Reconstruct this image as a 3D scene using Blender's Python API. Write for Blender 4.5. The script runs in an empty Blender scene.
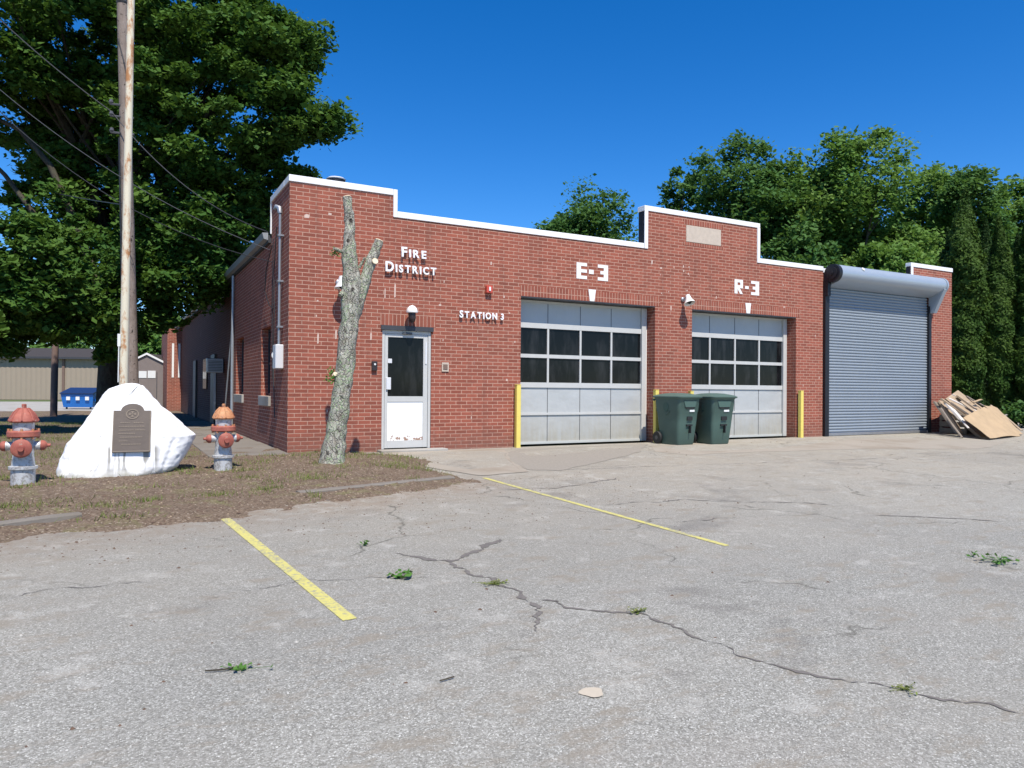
import bpy, math, random
import numpy as np
from mathutils import Vector, Matrix, noise
random.seed(7); RS = np.random.RandomState(11)
scene = bpy.context.scene
COL = scene.collection
R = math.radians

# ------------------------------------------------------------------ survey (where things stand, read off the photograph's perspective)
FPX = 730.0
CAM = Vector((-2.54, -12.67, 1.03))
FW = Vector((.4757, .8797, 0)).normalized(); RT = Vector((FW.y, -FW.x, 0))
ROLL = R(.43); PITCH = 6/730
def gz(y, x=0.0):
    return -.10 - .042*max(0.0, min(60.0, -1-y))
def ray(px, py):
    u = (px-512)/FPX; v = -(py-384)/FPX
    c, s = math.cos(ROLL), math.sin(ROLL)
    u, v = u*c-v*s, u*s+v*c
    d = RT*u + FW*(math.cos(PITCH)-v*math.sin(PITCH)); d.z = math.sin(PITCH)+v*math.cos(PITCH)
    return d
def ony(px, py, y=0.0):
    d = ray(px, py); return CAM + d*((y-CAM.y)/d.y)
def onx(px, py, x=0.0):
    d = ray(px, py); return CAM + d*((x-CAM.x)/d.x)
def onground(px, py, off=0.0):
    d = ray(px, py); k = 5.0
    for i in range(200):
        k = k*.5 + .5*(gz(CAM.y+d.y*k)+off-CAM.z)/d.z
    return CAM + d*k
def away(px, Z):
    X = (px-512)/FPX*Z
    p = CAM + RT*X + FW*Z
    return Vector((p.x, p.y, gz(p.y)))

# ------------------------------------------------------------------ object helpers
def tag(o, label=None, cat=None, group=None, kind=None):
    if label: o['label'] = label
    if cat: o['category'] = cat
    if group: o['group'] = group
    if kind: o['kind'] = kind
    return o
def thing(name, label, cat, loc=(0,0,0), rz=0.0, group=None):
    o = bpy.data.objects.new(name, None); COL.objects.link(o)
    o.location = loc; o.rotation_euler = (0,0,rz)
    return tag(o, label, cat, group)
class MB:
    def __init__(s): s.v = []; s.f = []; s.marks = []
    def add(s, vs, fs):
        n = len(s.v); s.marks.append((n,len(s.f))); s.v += [tuple(v) for v in vs]; s.f += [tuple(i+n for i in f) for f in fs]; return s
    def box(s, x0,x1,y0,y1,z0,z1, M=None, ch=0.0):
        if ch > 0:
            return s.cbox(x0,x1,y0,y1,z0,z1,M,ch)
        vs = [Vector(p) for p in ((x0,y0,z0),(x1,y0,z0),(x1,y1,z0),(x0,y1,z0),(x0,y0,z1),(x1,y0,z1),(x1,y1,z1),(x0,y1,z1))]
        if M: vs = [M@v for v in vs]
        return s.add(vs, [(0,3,2,1),(4,5,6,7),(0,1,5,4),(1,2,6,5),(2,3,7,6),(3,0,4,7)])
    def cbox(s, x0,x1,y0,y1,z0,z1,M,ch):
        vs=[]; 
        X=(x0,x1);Y=(y0,y1);Z=(z0,z1); idx={}
        sg=(1,-1)
        for i in (0,1):
            for j in (0,1):
                for k in (0,1):
                    for a in range(3):
                        p=[X[i],Y[j],Z[k]]
                        for b,q in enumerate((i,j,k)):
                            if b!=a: p[b]+=sg[q]*ch
                        idx[i,j,k,a]=len(vs); v=Vector(p); vs.append(M@v if M else v)
        f=[]
        for a,(b,c) in ((0,(1,2)),(1,(2,0)),(2,(0,1))):
            for q in (0,1):
                r=[]
                for (m,n) in ((0,0),(1,0),(1,1),(0,1)):
                    t=[0,0,0]; t[a]=q; t[b]=m; t[c]=n; r.append(idx[t[0],t[1],t[2],a])
                f.append(r if q else r[::-1])
        # edges
        for a,(b,c) in ((0,(1,2)),(1,(2,0)),(2,(0,1))):
            for m in (0,1):
                for n in (0,1):
                    t0=[0,0,0]; t0[b]=m; t0[c]=n; t1=list(t0); t1[a]=1
                    r=[idx[(*t0,b)],idx[(*t1,b)],idx[(*t1,c)],idx[(*t0,c)]]
                    f.append(r if (m+n)%2 else r[::-1])
        for i in (0,1):
            for j in (0,1):
                for k in (0,1):
                    r=[idx[i,j,k,0],idx[i,j,k,1],idx[i,j,k,2]]
                    f.append(r if (i+j+k)%2 else r[::-1])
        return s.add(vs,f)
    def tube(s, pts, rad, n=8, cap=True):
        pts = [Vector(p) for p in pts]
        if not hasattr(rad,'__len__'): rad=[rad]*len(pts)
        rings=[]; ref=None
        for i,p in enumerate(pts):
            a = pts[max(0,i-1)]; b = pts[min(len(pts)-1,i+1)]
            d = (b-a).normalized()
            if ref is None:
                ref = d.orthogonal().normalized()
            ref = (ref - d*ref.dot(d)).normalized()
            bi = d.cross(ref)
            rings.append([p + (ref*math.cos(2*math.pi*k/n)+bi*math.sin(2*math.pi*k/n))*rad[i] for k in range(n)])
        vs=[v for r in rings for v in r]; f=[]
        for i in range(len(pts)-1):
            for k in range(n):
                f.append((i*n+k, i*n+(k+1)%n, (i+1)*n+(k+1)%n, (i+1)*n+k))
        if cap:
            f.append(tuple(range(n))[::-1]); f.append(tuple((len(pts)-1)*n+k for k in range(n)))
        return s.add(vs,f)
    def lathe(s, prof, n=24, M=None):
        vs=[];f=[]
        for (r,z) in prof:
            for k in range(n):
                a=2*math.pi*k/n; v=Vector((r*math.cos(a), r*math.sin(a), z)); vs.append(M@v if M else v)
        for i in range(len(prof)-1):
            for k in range(n):
                f.append((i*n+k, i*n+(k+1)%n, (i+1)*n+(k+1)%n, (i+1)*n+k))
        f.append(tuple(range(n))[::-1]); f.append(tuple((len(prof)-1)*n+k for k in range(n)))
        return s.add(vs,f)
    def prism(s, poly, y0, y1, M=None):   # poly of (x,z), extruded in y
        n=len(poly); vs=[Vector((x,y0,z)) for x,z in poly]+[Vector((x,y1,z)) for x,z in poly]
        if M: vs=[M@v for v in vs]
        f=[tuple(range(n)), tuple(range(2*n-1,n-1,-1))]+[(i,i+n,(i+1)%n+n,(i+1)%n) for i in range(n)]
        return s.add(vs,f)
    def build(s, name, mat, parent=None, smooth=False, ang=40):
        me = bpy.data.meshes.new(name); me.from_pydata(s.v, [], s.f); me.validate(); me.update()
        if mat: me.materials.append(mat)
        if smooth:
            me.polygons.foreach_set('use_smooth',[True]*len(me.polygons))
            try: me.set_sharp_from_angle(angle=R(ang))
            except Exception: pass
        o = bpy.data.objects.new(name, me); COL.objects.link(o)
        if parent: o.parent = parent
        return o
def each(mb, name, mat, parent=None, smooth=False, ang=40):
    # every piece of the collection becomes an object of its own
    out=[]; ms=mb.marks+[(len(mb.v),len(mb.f))]
    for (v0,f0),(v1,f1) in zip(ms[:-1],ms[1:]):
        p=MB(); p.v=mb.v[v0:v1]; p.f=[tuple(i-v0 for i in f) for f in mb.f[f0:f1]]
        out.append(p.build(name,mat,parent,smooth,ang))
    return out
def npmesh(name, verts, quads, mat, parent=None, smooth=False):
    verts=np.asarray(verts,dtype=np.float32); quads=np.asarray(quads,dtype=np.int32)
    k=quads.shape[1]
    me=bpy.data.meshes.new(name); me.vertices.add(len(verts)); me.vertices.foreach_set('co',verts.ravel())
    me.loops.add(quads.size); me.loops.foreach_set('vertex_index',quads.ravel())
    me.polygons.add(len(quads)); me.polygons.foreach_set('loop_start',np.arange(0,quads.size,k,dtype=np.int32))
    try: me.polygons.foreach_set('loop_total',np.full(len(quads),k,dtype=np.int32))
    except Exception: pass
    me.update(calc_edges=True); me.materials.append(mat)
    if smooth: me.polygons.foreach_set('use_smooth',[True]*len(quads))
    o=bpy.data.objects.new(name,me); COL.objects.link(o)
    if parent: o.parent=parent
    return o
def copy_tree(o, parent=None):
    c=o.copy(); COL.objects.link(c)
    if parent: c.parent=parent
    for ch in list(o.children): copy_tree(ch,c)
    return c
def cells(xs, ys, zs, solid):
    """boundary faces of a rectilinear block set"""
    mb=MB(); nx,ny,nz=len(xs)-1,len(ys)-1,len(zs)-1
    S={}
    for i in range(nx):
        for j in range(ny):
            for k in range(nz):
                S[i,j,k]=bool(solid((xs[i]+xs[i+1])/2,(ys[j]+ys[j+1])/2,(zs[k]+zs[k+1])/2))
    idx={}
    def V(i,j,k):
        if (i,j,k) not in idx: idx[i,j,k]=len(mb.v); mb.v.append((xs[i],ys[j],zs[k]))
        return idx[i,j,k]
    for (i,j,k),s in S.items():
        if not s: continue
        if not S.get((i-1,j,k)): mb.f.append((V(i,j,k),V(i,j,k+1),V(i,j+1,k+1),V(i,j+1,k)))
        if not S.get((i+1,j,k)): mb.f.append((V(i+1,j,k),V(i+1,j+1,k),V(i+1,j+1,k+1),V(i+1,j,k+1)))
        if not S.get((i,j-1,k)): mb.f.append((V(i,j,k),V(i+1,j,k),V(i+1,j,k+1),V(i,j,k+1)))
        if not S.get((i,j+1,k)): mb.f.append((V(i,j+1,k),V(i,j+1,k+1),V(i+1,j+1,k+1),V(i+1,j+1,k)))
        if not S.get((i,j,k-1)): mb.f.append((V(i,j,k),V(i,j+1,k),V(i+1,j+1,k),V(i+1,j,k)))
        if not S.get((i,j,k+1)): mb.f.append((V(i,j,k+1),V(i+1,j,k+1),V(i+1,j+1,k+1),V(i,j+1,k+1)))
    return mb

# ------------------------------------------------------------------ materials
class NT:
    def __init__(s, name):
        s.m=bpy.data.materials.new(name); s.m.use_nodes=True; s.t=s.m.node_tree; s.n=s.t.nodes; s.l=s.t.links
        s.b=s.n['Principled BSDF']; s.out=s.n['Material Output']; s._tc=None
    def new(s,t,**kw):
        x=s.n.new(t)
        for k,v in kw.items(): setattr(x,k,v)
        return x
    def put(s,sock,v):
        if isinstance(v,bpy.types.NodeSocket): s.l.new(v,sock)
        elif v is not None:
            if hasattr(sock.default_value,'__len__') and hasattr(v,'__len__') and len(v)==3 and len(sock.default_value)==4: v=(*v,1)
            sock.default_value=v
    @property
    def obj(s):
        if not s._tc: s._tc=s.new('ShaderNodeTexCoord')
        return s._tc.outputs['Object']
    def map(s,vec=None,scale=(1,1,1),loc=(0,0,0)):
        m=s.new('ShaderNodeMapping'); s.put(m.inputs['Vector'],vec or s.obj); s.put(m.inputs['Scale'],scale); s.put(m.inputs['Location'],loc); return m.outputs[0]
    def noise(s,scale,detail=4,rough=.55,vec=None,dist=0):
        x=s.new('ShaderNodeTexNoise'); s.put(x.inputs['Vector'],vec or s.obj); x.inputs['Scale'].default_value=scale
        x.inputs['Detail'].default_value=detail; x.inputs['Roughness'].default_value=rough; x.inputs['Distortion'].default_value=dist
        return x.outputs['Fac']
    def voro(s,scale,vec=None,feature='F1',out='Distance'):
        x=s.new('ShaderNodeTexVoronoi',feature=feature); s.put(x.inputs['Vector'],vec or s.obj); x.inputs['Scale'].default_value=scale; return x.outputs[out]
    def ramp(s,f,stops,interp='LINEAR'):
        x=s.new('ShaderNodeValToRGB'); x.color_ramp.interpolation=interp; s.put(x.inputs[0],f); e=x.color_ramp.elements
        while len(e)<len(stops): e.new(.5)
        for i,(p,c) in enumerate(stops):
            e[i].position=p; e[i].color=(c,c,c,1) if not hasattr(c,'__len__') else (*c,1)
        return x.outputs['Color']
    def mix(s,f,a,b,mode='MIX'):
        x=s.new('ShaderNodeMix',data_type='RGBA',blend_type=mode); s.put(x.inputs[0],f); s.put(x.inputs[6],a); s.put(x.inputs[7],b); return x.outputs[2]
    def math(s,op,a,b=None,c=None):
        x=s.new('ShaderNodeMath',operation=op); s.put(x.inputs[0],a)
        if b is not None: s.put(x.inputs[1],b)
        if c is not None: s.put(x.inputs[2],c)
        return x.outputs[0]
    def bump(s,h,st=.3,d=.01):
        x=s.new('ShaderNodeBump'); x.inputs['Strength'].default_value=st; x.inputs['Distance'].default_value=d; s.put(x.inputs['Height'],h)
        s.l.new(x.outputs[0],s.b.inputs['Normal'])
    def fin(s,col,rough=.6,metal=0.0,spec=None):
        s.put(s.b.inputs['Base Color'],col); s.put(s.b.inputs['Roughness'],rough); s.put(s.b.inputs['Metallic'],metal)
        if spec is not None: s.b.inputs['Specular IOR Level'].default_value=spec
        return s.m
def simple(name,c,rough=.6,metal=0.0,var=.25,sc=6,bump=.1,spec=None,bd=.004):
    t=NT(name); n=t.noise(sc,5,.6); n2=t.noise(sc*9,3)
    a=tuple(x*(1-var) for x in c); b=tuple(min(1,x*(1+var)) for x in c)
    col=t.mix(n,a,b); col=t.mix(t.math('MULTIPLY',n2,.3),col,a)
    if bump: t.bump(n2,bump,bd)
    return t.fin(col,rough,metal,spec)

def brick_mat(name, soldier=False, dark=1.0):
    t=NT(name)
    sep=t.new('ShaderNodeSeparateXYZ'); t.l.new(t.obj,sep.inputs[0])
    s=t.math('ADD',sep.outputs[0],sep.outputs[1]); cmb=t.new('ShaderNodeCombineXYZ')
    if soldier: t.l.new(sep.outputs[2],cmb.inputs[0]); t.l.new(s,cmb.inputs[1])
    else: t.l.new(s,cmb.inputs[0]); t.l.new(sep.outputs[2],cmb.inputs[1])
    v=t.map(cmb.outputs[0],loc=(0,.0125,0)); c0=t.new('ShaderNodeCombineXYZ'); t.l.new(s,c0.inputs[0]); t.l.new(sep.outputs[2],c0.inputs[1]); cmb0=c0.outputs[0]
    wob=t.noise(3,2,vec=t.obj)
    b=t.new('ShaderNodeTexBrick'); t.l.new(v,b.inputs['Vector']); b.offset=0 if soldier else .5
    b.inputs['Scale'].default_value=1; b.inputs['Brick Width'].default_value=(.6 if soldier else .222); b.inputs['Row Height'].default_value=(.074 if soldier else .0688)
    b.inputs['Mortar Size'].default_value=.0066; b.inputs['Mortar Smooth'].default_value=.15; b.inputs['Bias'].default_value=-.1
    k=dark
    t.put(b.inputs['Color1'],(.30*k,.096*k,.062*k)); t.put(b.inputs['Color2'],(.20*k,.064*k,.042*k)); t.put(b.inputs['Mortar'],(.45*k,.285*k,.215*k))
    n=t.noise(.7,5,.6); n2=t.noise(14,4,.7)
    col=t.mix(t.ramp(n,[(.35,0.),(.7,1.)]),b.outputs['Color'],t.mix(.85,b.outputs['Color'],(1.1,.98,.95),'MULTIPLY'))
    col=t.mix(t.math('MULTIPLY',t.ramp(n2,[(.4,0.),(.75,1.)]),.35),col,(.17*k,.05*k,.04*k))
    # efflorescence patches and pale scars, and soiling near the ground
    n3=t.noise(1.6,6,.75); col=t.mix(t.math('MULTIPLY',t.ramp(n3,[(.6,0.),(.8,1.)]),.35),col,(.52,.34,.28))
    ws=t.noise(1,4,.6,vec=t.map(cmb0,scale=(5,.35,1))); col=t.mix(t.math('MULTIPLY',t.ramp(ws,[(.52,0.),(.70,1.)]),.30),col,(.13,.06,.045))
    ws2=t.noise(1,5,.7,vec=t.map(cmb0,scale=(9,.9,1),loc=(3,7,0))); col=t.mix(t.math('MULTIPLY',t.ramp(ws2,[(.66,0.),(.74,1.)]),.45),col,(.50,.38,.32))
    g=t.ramp(sep.outputs[2],[(0.,1.),(.35,0.)]); col=t.mix(t.math('MULTIPLY',g,t.math('MULTIPLY',n2,.8)),col,(.15,.09,.07))
    h=t.math('SUBTRACT',1.0,b.outputs['Fac']); h=t.math('ADD',h,t.math('MULTIPLY',n2,.35)); t.bump(h,.5,.006)
    return t.fin(col,.88,spec=.25)

M={}
M['brick']=brick_mat('brick'); M['soldier']=brick_mat('brick_soldier',True)
M['coping']=simple('white_coping',(.78,.78,.77),.45,var=.06,sc=3)
M['white']=simple('white_paint',(.78,.77,.74),.55,var=.08,sc=5)
M['alu']=simple('aluminium',(.52,.515,.49),.5,.1,.12,4,.03)
M['steel_dark']=simple('dark_lintel',(.06,.06,.065),.5,.3)
M['black']=simple('black_metal',(.014,.014,.018),.5,.2)
M['roofm']=simple('roof_membrane',(.05,.05,.05),.9)
M['gutter']=simple('gutter_metal',(.33,.35,.37),.45,.4,.15)
M['blueroll']=None
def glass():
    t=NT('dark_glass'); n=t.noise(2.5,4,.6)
    refl=t.noise(1,5,.6,vec=t.map(scale=(5,5,1.2))); dc=t.mix(t.ramp(refl,[(.48,0.),(.68,.8)]),(.006,.007,.008),(.026,.027,.029))  # pale upright streaks in the pane colour stand in for faint reflections
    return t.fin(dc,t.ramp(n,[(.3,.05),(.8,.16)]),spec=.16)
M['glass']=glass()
def panelm(name,c,dirt=.5):
    t=NT(name); sep=t.new('ShaderNodeSeparateXYZ'); t.l.new(t.obj,sep.inputs[0])
    n=t.noise(2.2,5,.65); n2=t.noise(9,4,.7)
    st=t.noise(5,4,.6,vec=t.map(scale=(3,3,.35)))
    col=t.mix(n,tuple(x*.88 for x in c),tuple(min(1,x*1.08) for x in c))
    g=t.ramp(sep.outputs[2],[(0.,1.),(.6,.15),(1.,.05)])
    col=t.mix(t.math('MULTIPLY',t.math('MULTIPLY',g,dirt),st),col,(.33,.27,.17))
    bl=t.noise(3.2,3,.5); t.bump(bl,.35,.05)
    return t.fin(col,.5,.1)
M['panel']=panelm('door_panel',(.44,.455,.45),.85); M['doorwhite']=None
def doorwhite():
    t=NT('peeling_white_door'); sep=t.new('ShaderNodeSeparateXYZ'); t.l.new(t.obj,sep.inputs[0])
    n=t.noise(16,5,.7); g=t.ramp(sep.outputs[2],[(.12,1.),(.42,0.)])
    m=t.ramp(t.math('MULTIPLY',n,t.math('ADD',g,.05)),[(.50,0.),(.54,1.)])
    return t.fin(t.mix(m,(.82,.82,.80),(.30,.18,.12)),.5)
M['doorwhite']=doorwhite()
def curtain():
    t=NT('roller_curtain'); n=t.noise(1.5,4,.6); st=t.noise(4,3,.6,vec=t.map(scale=(2,2,.2)))
    col=t.mix(n,(.225,.262,.30),(.265,.302,.338)); col=t.mix(t.math('MULTIPLY',st,.3),col,(.34,.37,.39))
    return t.fin(col,.42,.15)
M['curtain']=curtain()
M['hood']=simple('hood_metal',(.36,.41,.46),.38,.3,.08,2,.03)
M['yellow']=simple('yellow_steel_paint',(.72,.58,.13),.6,var=.15,sc=7)
def chipped(name,a,b,chip,th):
    t=NT(name); n=t.noise(18,6,.75); n2=t.noise(6,5,.7); c=t.mix(t.ramp(n2,[(.35,0.),(.65,1.)]),a,b); c=t.mix(t.ramp(n,[(th,0.),(th+.04,1.)]),c,chip); t.bump(n,.4,.004); return t.fin(c,.7)
M['red']=chipped('faded_red_paint',(.24,.055,.04),(.38,.12,.08),(.33,.22,.17),.60)
M['rustred']=chipped('rusting_red_paint',(.36,.12,.05),(.50,.26,.12),(.18,.10,.07),.58)
def silver():
    t=NT('chipped_silver_paint'); n=t.noise(20,5,.75); n2=t.noise(5,4)
    c=t.mix(t.ramp(n,[(.50,0.),(.60,1.)]),t.mix(n2,(.42,.42,.42),(.6,.6,.59)),(.30,.28,.26)); t.bump(n,.25,.004)
    return t.fin(c,.5,.25)
M['silver']=silver()
M['bronze']=simple('bronze_plaque',(.10,.078,.062),.5,.3,.3,9,.2)
M['bronze_light']=simple('worn_bronze',(.17,.135,.10),.5,.3,.3,20,.1)
def rockm():
    t=NT('whitewashed_stone'); n=t.noise(5,6,.7); n2=t.noise(2.2,5,.6,dist=.3)
    sep=t.new('ShaderNodeSeparateXYZ'); t.l.new(t.obj,sep.inputs[0])
    # run-off streaks under the plaque: narrow in x, long in z
    st=t.noise(1,3,.5,vec=t.map(scale=(13,1,1.4),loc=(3.3,0,.5)))
    mz=t.ramp(sep.outputs[2],[(.02,.5),(.2,1.),(.36,1.),(.42,0.)]); mx=t.ramp(t.math('ABSOLUTE',t.math('SUBTRACT',sep.outputs[0],.08)),[(.27,1.),(.33,0.)])
    m=t.math('MULTIPLY',t.math('MULTIPLY',mz,mx),t.ramp(st,[(.47,0.),(.56,1.)]))
    sm=t.noise(1.6,6,.7,vec=t.map(loc=(2,5,1))); col=t.mix(n,(.76,.76,.76),(.86,.86,.86)); col=t.mix(t.ramp(sm,[(.50,0.),(.72,.45)]),col,(.52,.50,.47))
    # hair cracks showing grey stone
    cr=t.voro(1.5,vec=t.map(scale=(1,.6,.45)),feature='DISTANCE_TO_EDGE')
    c2=t.math('MULTIPLY',t.ramp(cr,[(.0,1.),(.018,0.)]),t.ramp(n2,[(.45,0.),(.6,1.)]))
    col=t.mix(t.math('MULTIPLY',c2,.6),col,(.35,.34,.32))
    col=t.mix(t.math('MULTIPLY',m,.85),col,(.20,.19,.165))
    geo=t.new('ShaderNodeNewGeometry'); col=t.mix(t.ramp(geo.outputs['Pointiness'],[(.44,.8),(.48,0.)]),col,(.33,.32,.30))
    g=t.ramp(sep.outputs[2],[(.0,1.),(.12,0.)]); col=t.mix(t.math('MULTIPLY',g,t.ramp(n,[(.3,.1),(.6,1.)])),col,(.27,.25,.17))
    t.bump(n,.35,.02); return t.fin(col,.75,spec=.2)
M['rock']=rockm()
def bark(name,a,b,l,sc=9,lich=.5):
    t=NT(name); v=t.map(scale=(1,1,.35)); n=t.noise(sc,6,.7,vec=v); n2=t.noise(sc*.6,5,.7)
    n3=t.noise(sc*2.4,3,.6)
    c=t.mix(t.ramp(n,[(.35,0.),(.65,1.)]),a,b); c=t.mix(t.math('MULTIPLY',t.ramp(n2,[(.45,0.),(.6,1.)]),lich),c,l)
    c=t.mix(t.ramp(n3,[(.63,0.),(.68,1.)]),c,tuple(x*.18 for x in a))
    t.bump(n,.8,.03); return t.fin(c,.9,spec=.15)
def palebark():
    t=NT('lichen_bark'); v=t.map(scale=(1,1,.45)); n=t.noise(16,7,.75,vec=v); n2=t.noise(4,5,.65); n3=t.noise(30,4,.7); wv=t.new('ShaderNodeVectorMath',operation='ADD'); wn=t.new('ShaderNodeTexNoise'); wn.inputs['Scale'].default_value=9; t.l.new(t.obj,wn.inputs['Vector']); ws=t.new('ShaderNodeVectorMath',operation='SCALE'); ws.inputs[3].default_value=.16; t.l.new(wn.outputs['Color'],ws.inputs[0]); t.l.new(v,wv.inputs[0]); t.l.new(ws.outputs[0],wv.inputs[1])
    cr=t.voro(17,vec=wv.outputs[0],feature='DISTANCE_TO_EDGE')
    c=t.mix(t.ramp(n,[(.38,0.),(.62,1.)]),(.22,.195,.16),(.47,.45,.39)); c=t.mix(t.math('MULTIPLY',t.ramp(n3,[(.45,0.),(.58,1.)]),t.ramp(n2,[(.42,.1),(.56,.95)])),c,(.30,.39,.22))
    c=t.mix(t.math('MULTIPLY',t.ramp(cr,[(0.,1.),(.07,0.)]),t.math('MULTIPLY',n3,t.ramp(n2,[(.40,.9),(.6,.0)]))),c,(.11,.09,.07))
    pit=t.voro(7,vec=t.map(scale=(1,1,.8),loc=(2,1,3))); c=t.mix(t.math('MULTIPLY',t.ramp(pit,[(.16,1.),(.24,0.)]),t.ramp(n2,[(.35,1.),(.55,.2)])),c,(.05,.042,.035))
    t.bump(t.math('ADD',n,t.ramp(cr,[(0.,0.),(.12,.6)])),.9,.03); return t.fin(c,.92,spec=.1)
M['bark_pale']=palebark()
M['bark']=bark('tree_bark',(.035,.028,.022),(.08,.065,.05),(.07,.075,.05))
M['cutwood']=simple('fresh_cut_wood',(.72,.60,.42),.8)
M['pole']=bark('weathered_pole_wood',(.16,.125,.10),(.27,.22,.19),(.2,.17,.15),7,.3)
M['postbrown']=simple('brown_post',(.17,.11,.085),.8)
def rusty():
    t=NT('rusting_cream_paint'); v=t.map(scale=(1,1,.4)); n=t.noise(7,6,.75,vec=v); n2=t.noise(1.3,4,.6,vec=t.map(loc=(5,2,1)))
    m=t.ramp(t.math('ADD',n,t.math('MULTIPLY',n2,.5)),[(.74,0.),(.86,1.)])
    return t.fin(t.mix(m,(.62,.56,.42),(.38,.17,.06)),.65)
M['flag']=rusty()
def leafm(name,a,b,c,tr=.35,clump=.8,sc=1.0):
    t=NT(name); g=t.new('ShaderNodeNewGeometry'); r=g.outputs['Random Per Island']
    n=t.noise(sc,3,.6)
    col=t.mix(r,a,b); col=t.mix(t.math('MULTIPLY',t.ramp(n,[(.4,0.),(.65,1.)]),clump),col,c)
    t.fin(col,.6,spec=.10)
    tl=t.new('ShaderNodeBsdfTranslucent'); t.put(tl.inputs['Color'],t.mix(.5,col,(.12,.22,.02)))
    mx=t.new('ShaderNodeMixShader'); mx.inputs[0].default_value=tr
    t.l.new(t.b.outputs[0],mx.inputs[1]); t.l.new(tl.outputs[0],mx.inputs[2]); t.l.new(mx.outputs[0],t.out.inputs['Surface'])
    return t.m
M['leaf']=leafm('maple_leaves',(.03,.085,.018),(.058,.13,.025),(.10,.175,.032),.30)
M['leaf2']=leafm('broadleaf_foliage',(.065,.155,.035),(.12,.23,.05),(.18,.28,.065),.38,sc=.35)
M['leaf3']=leafm('dark_foliage',(.04,.11,.03),(.075,.16,.045),(.10,.19,.05),.35,sc=.35)
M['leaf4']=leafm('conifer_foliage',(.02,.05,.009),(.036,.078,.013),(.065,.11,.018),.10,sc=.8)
M['leaf5']=leafm('shade_toned_conifer_foliage',(.012,.03,.007),(.022,.05,.010),(.035,.07,.014),.1,sc=.8)  # conifer colours darkened to paint in the shade between the columns
M['grass']=leafm('grass_blades',(.13,.16,.04),(.26,.26,.10),(.17,.24,.05),.3,.7,1.5)
M['weed']=leafm('weed_leaves',(.06,.15,.03),(.09,.20,.04),(.12,.22,.05),.2,.3,3)
def asphalt():
    t=NT('worn_asphalt')
    agg=t.voro(135,out='Color'); ag=t.new('ShaderNodeSeparateColor'); t.l.new(agg,ag.inputs[0])
    agg2=t.voro(75,out='Color'); ag2=t.new('ShaderNodeSeparateColor'); t.l.new(agg2,ag2.inputs[0])
    d=t.voro(135,feature='DISTANCE_TO_EDGE')
    f=t.noise(220,2,.6)
    spk=t.ramp(ag.outputs[0],[(0.,(.12,.12,.108)),(.35,(.25,.249,.222)),(.7,(.345,.343,.308)),(.93,(.50,.497,.455)),(1.,(.76,.755,.69))])
    spk=t.mix(t.math('MULTIPLY',t.ramp(d,[(0.,1.),(.10,0.)]),.55),spk,(.15,.14,.115))
    spk=t.mix(t.ramp(ag2.outputs[1],[(.86,0.),(.95,.5)]),spk,(.44,.43,.40))
    spk=t.mix(t.math('MULTIPLY',f,.35),spk,(.22,.205,.175))
    big=t.noise(.35,5,.6); mid=t.noise(1.4,6,.65); fine=t.noise(5,5,.7)
    col=t.mix(t.ramp(big,[(.35,0.),(.7,.28)]),spk,(.40,.37,.31))
    sep=t.new('ShaderNodeSeparateXYZ'); t.l.new(t.obj,sep.inputs[0])
    # silt washed over the asphalt nearer the building
    mr=t.new('ShaderNodeMapRange'); t.l.new(sep.outputs[1],mr.inputs[0]); mr.inputs[1].default_value=-8.5; mr.inputs[2].default_value=-3.5
    silt=t.math('MULTIPLY',mr.outputs[0],t.ramp(t.math('ADD',t.math('MULTIPLY',mid,.6),t.math('MULTIPLY',fine,.4)),[(.3,.3),(.62,.95)]))
    col=t.mix(t.math('MULTIPLY',silt,.62),col,(.39,.335,.25))
    # soil washed out along the edge of the bed
    ed=t.math('ABSOLUTE',t.math('ADD',t.math('SUBTRACT',sep.outputs[1],t.math('MULTIPLY',sep.outputs[0],.26)),4.35))
    em=t.new('ShaderNodeMapRange'); t.l.new(ed,em.inputs[0]); em.inputs[1].default_value=.15; em.inputs[2].default_value=1.1; em.inputs[3].default_value=1; em.inputs[4].default_value=0
    xm=t.ramp(t.math('ADD',t.math('MULTIPLY',sep.outputs[0],.1),.5),[(.65,1.),(.75,0.)])
    nn2=t.noise(7,6,.75); col=t.mix(t.math('MULTIPLY',t.math('MULTIPLY',em.outputs[0],xm),t.ramp(nn2,[(.36,0.),(.6,.9)])),col,(.25,.19,.135))
    # dark old patches and oil stains
    st=t.noise(.8,5,.65,vec=t.map(loc=(11,4,0)),dist=.4)
    col=t.mix(t.ramp(st,[(.58,0.),(.70,.5)]),col,(.12,.11,.10))
    tr=t.noise(.5,4,.6,vec=t.map(scale=(1,3,1),loc=(3,8,0))); col=t.mix(t.ramp(tr,[(.58,0.),(.75,.3)]),col,(.33,.30,.26))
    v2=t.noise(.22,4,.6,vec=t.map(loc=(31,7,2))); col=t.mix(t.ramp(v2,[(.38,.30),(.56,0.)]),col,(.21,.20,.175))
    v3=t.noise(2.3,7,.75,vec=t.map(scale=(1,2.2,1),loc=(1,17,2))); col=t.mix(t.ramp(v3,[(.53,0.),(.64,.6)]),col,(.25,.215,.165))
    v4=t.noise(3.1,6,.7,vec=t.map(loc=(8,3,2))); col=t.mix(t.ramp(v4,[(.56,0.),(.68,.35)]),col,(.52,.50,.45))
    # fine cracking
    w=t.new('ShaderNodeVectorMath',operation='ADD'); nn=t.new('ShaderNodeTexNoise'); nn.inputs['Scale'].default_value=2.5; nn.inputs['Detail'].default_value=5
    t.l.new(t.obj,nn.inputs['Vector']); t.l.new(t.obj,w.inputs[0]); sc=t.new('ShaderNodeVectorMath',operation='SCALE'); t.l.new(nn.outputs['Color'],sc.inputs[0]); sc.inputs[3].default_value=.5; t.l.new(sc.outputs[0],w.inputs[1])
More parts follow.
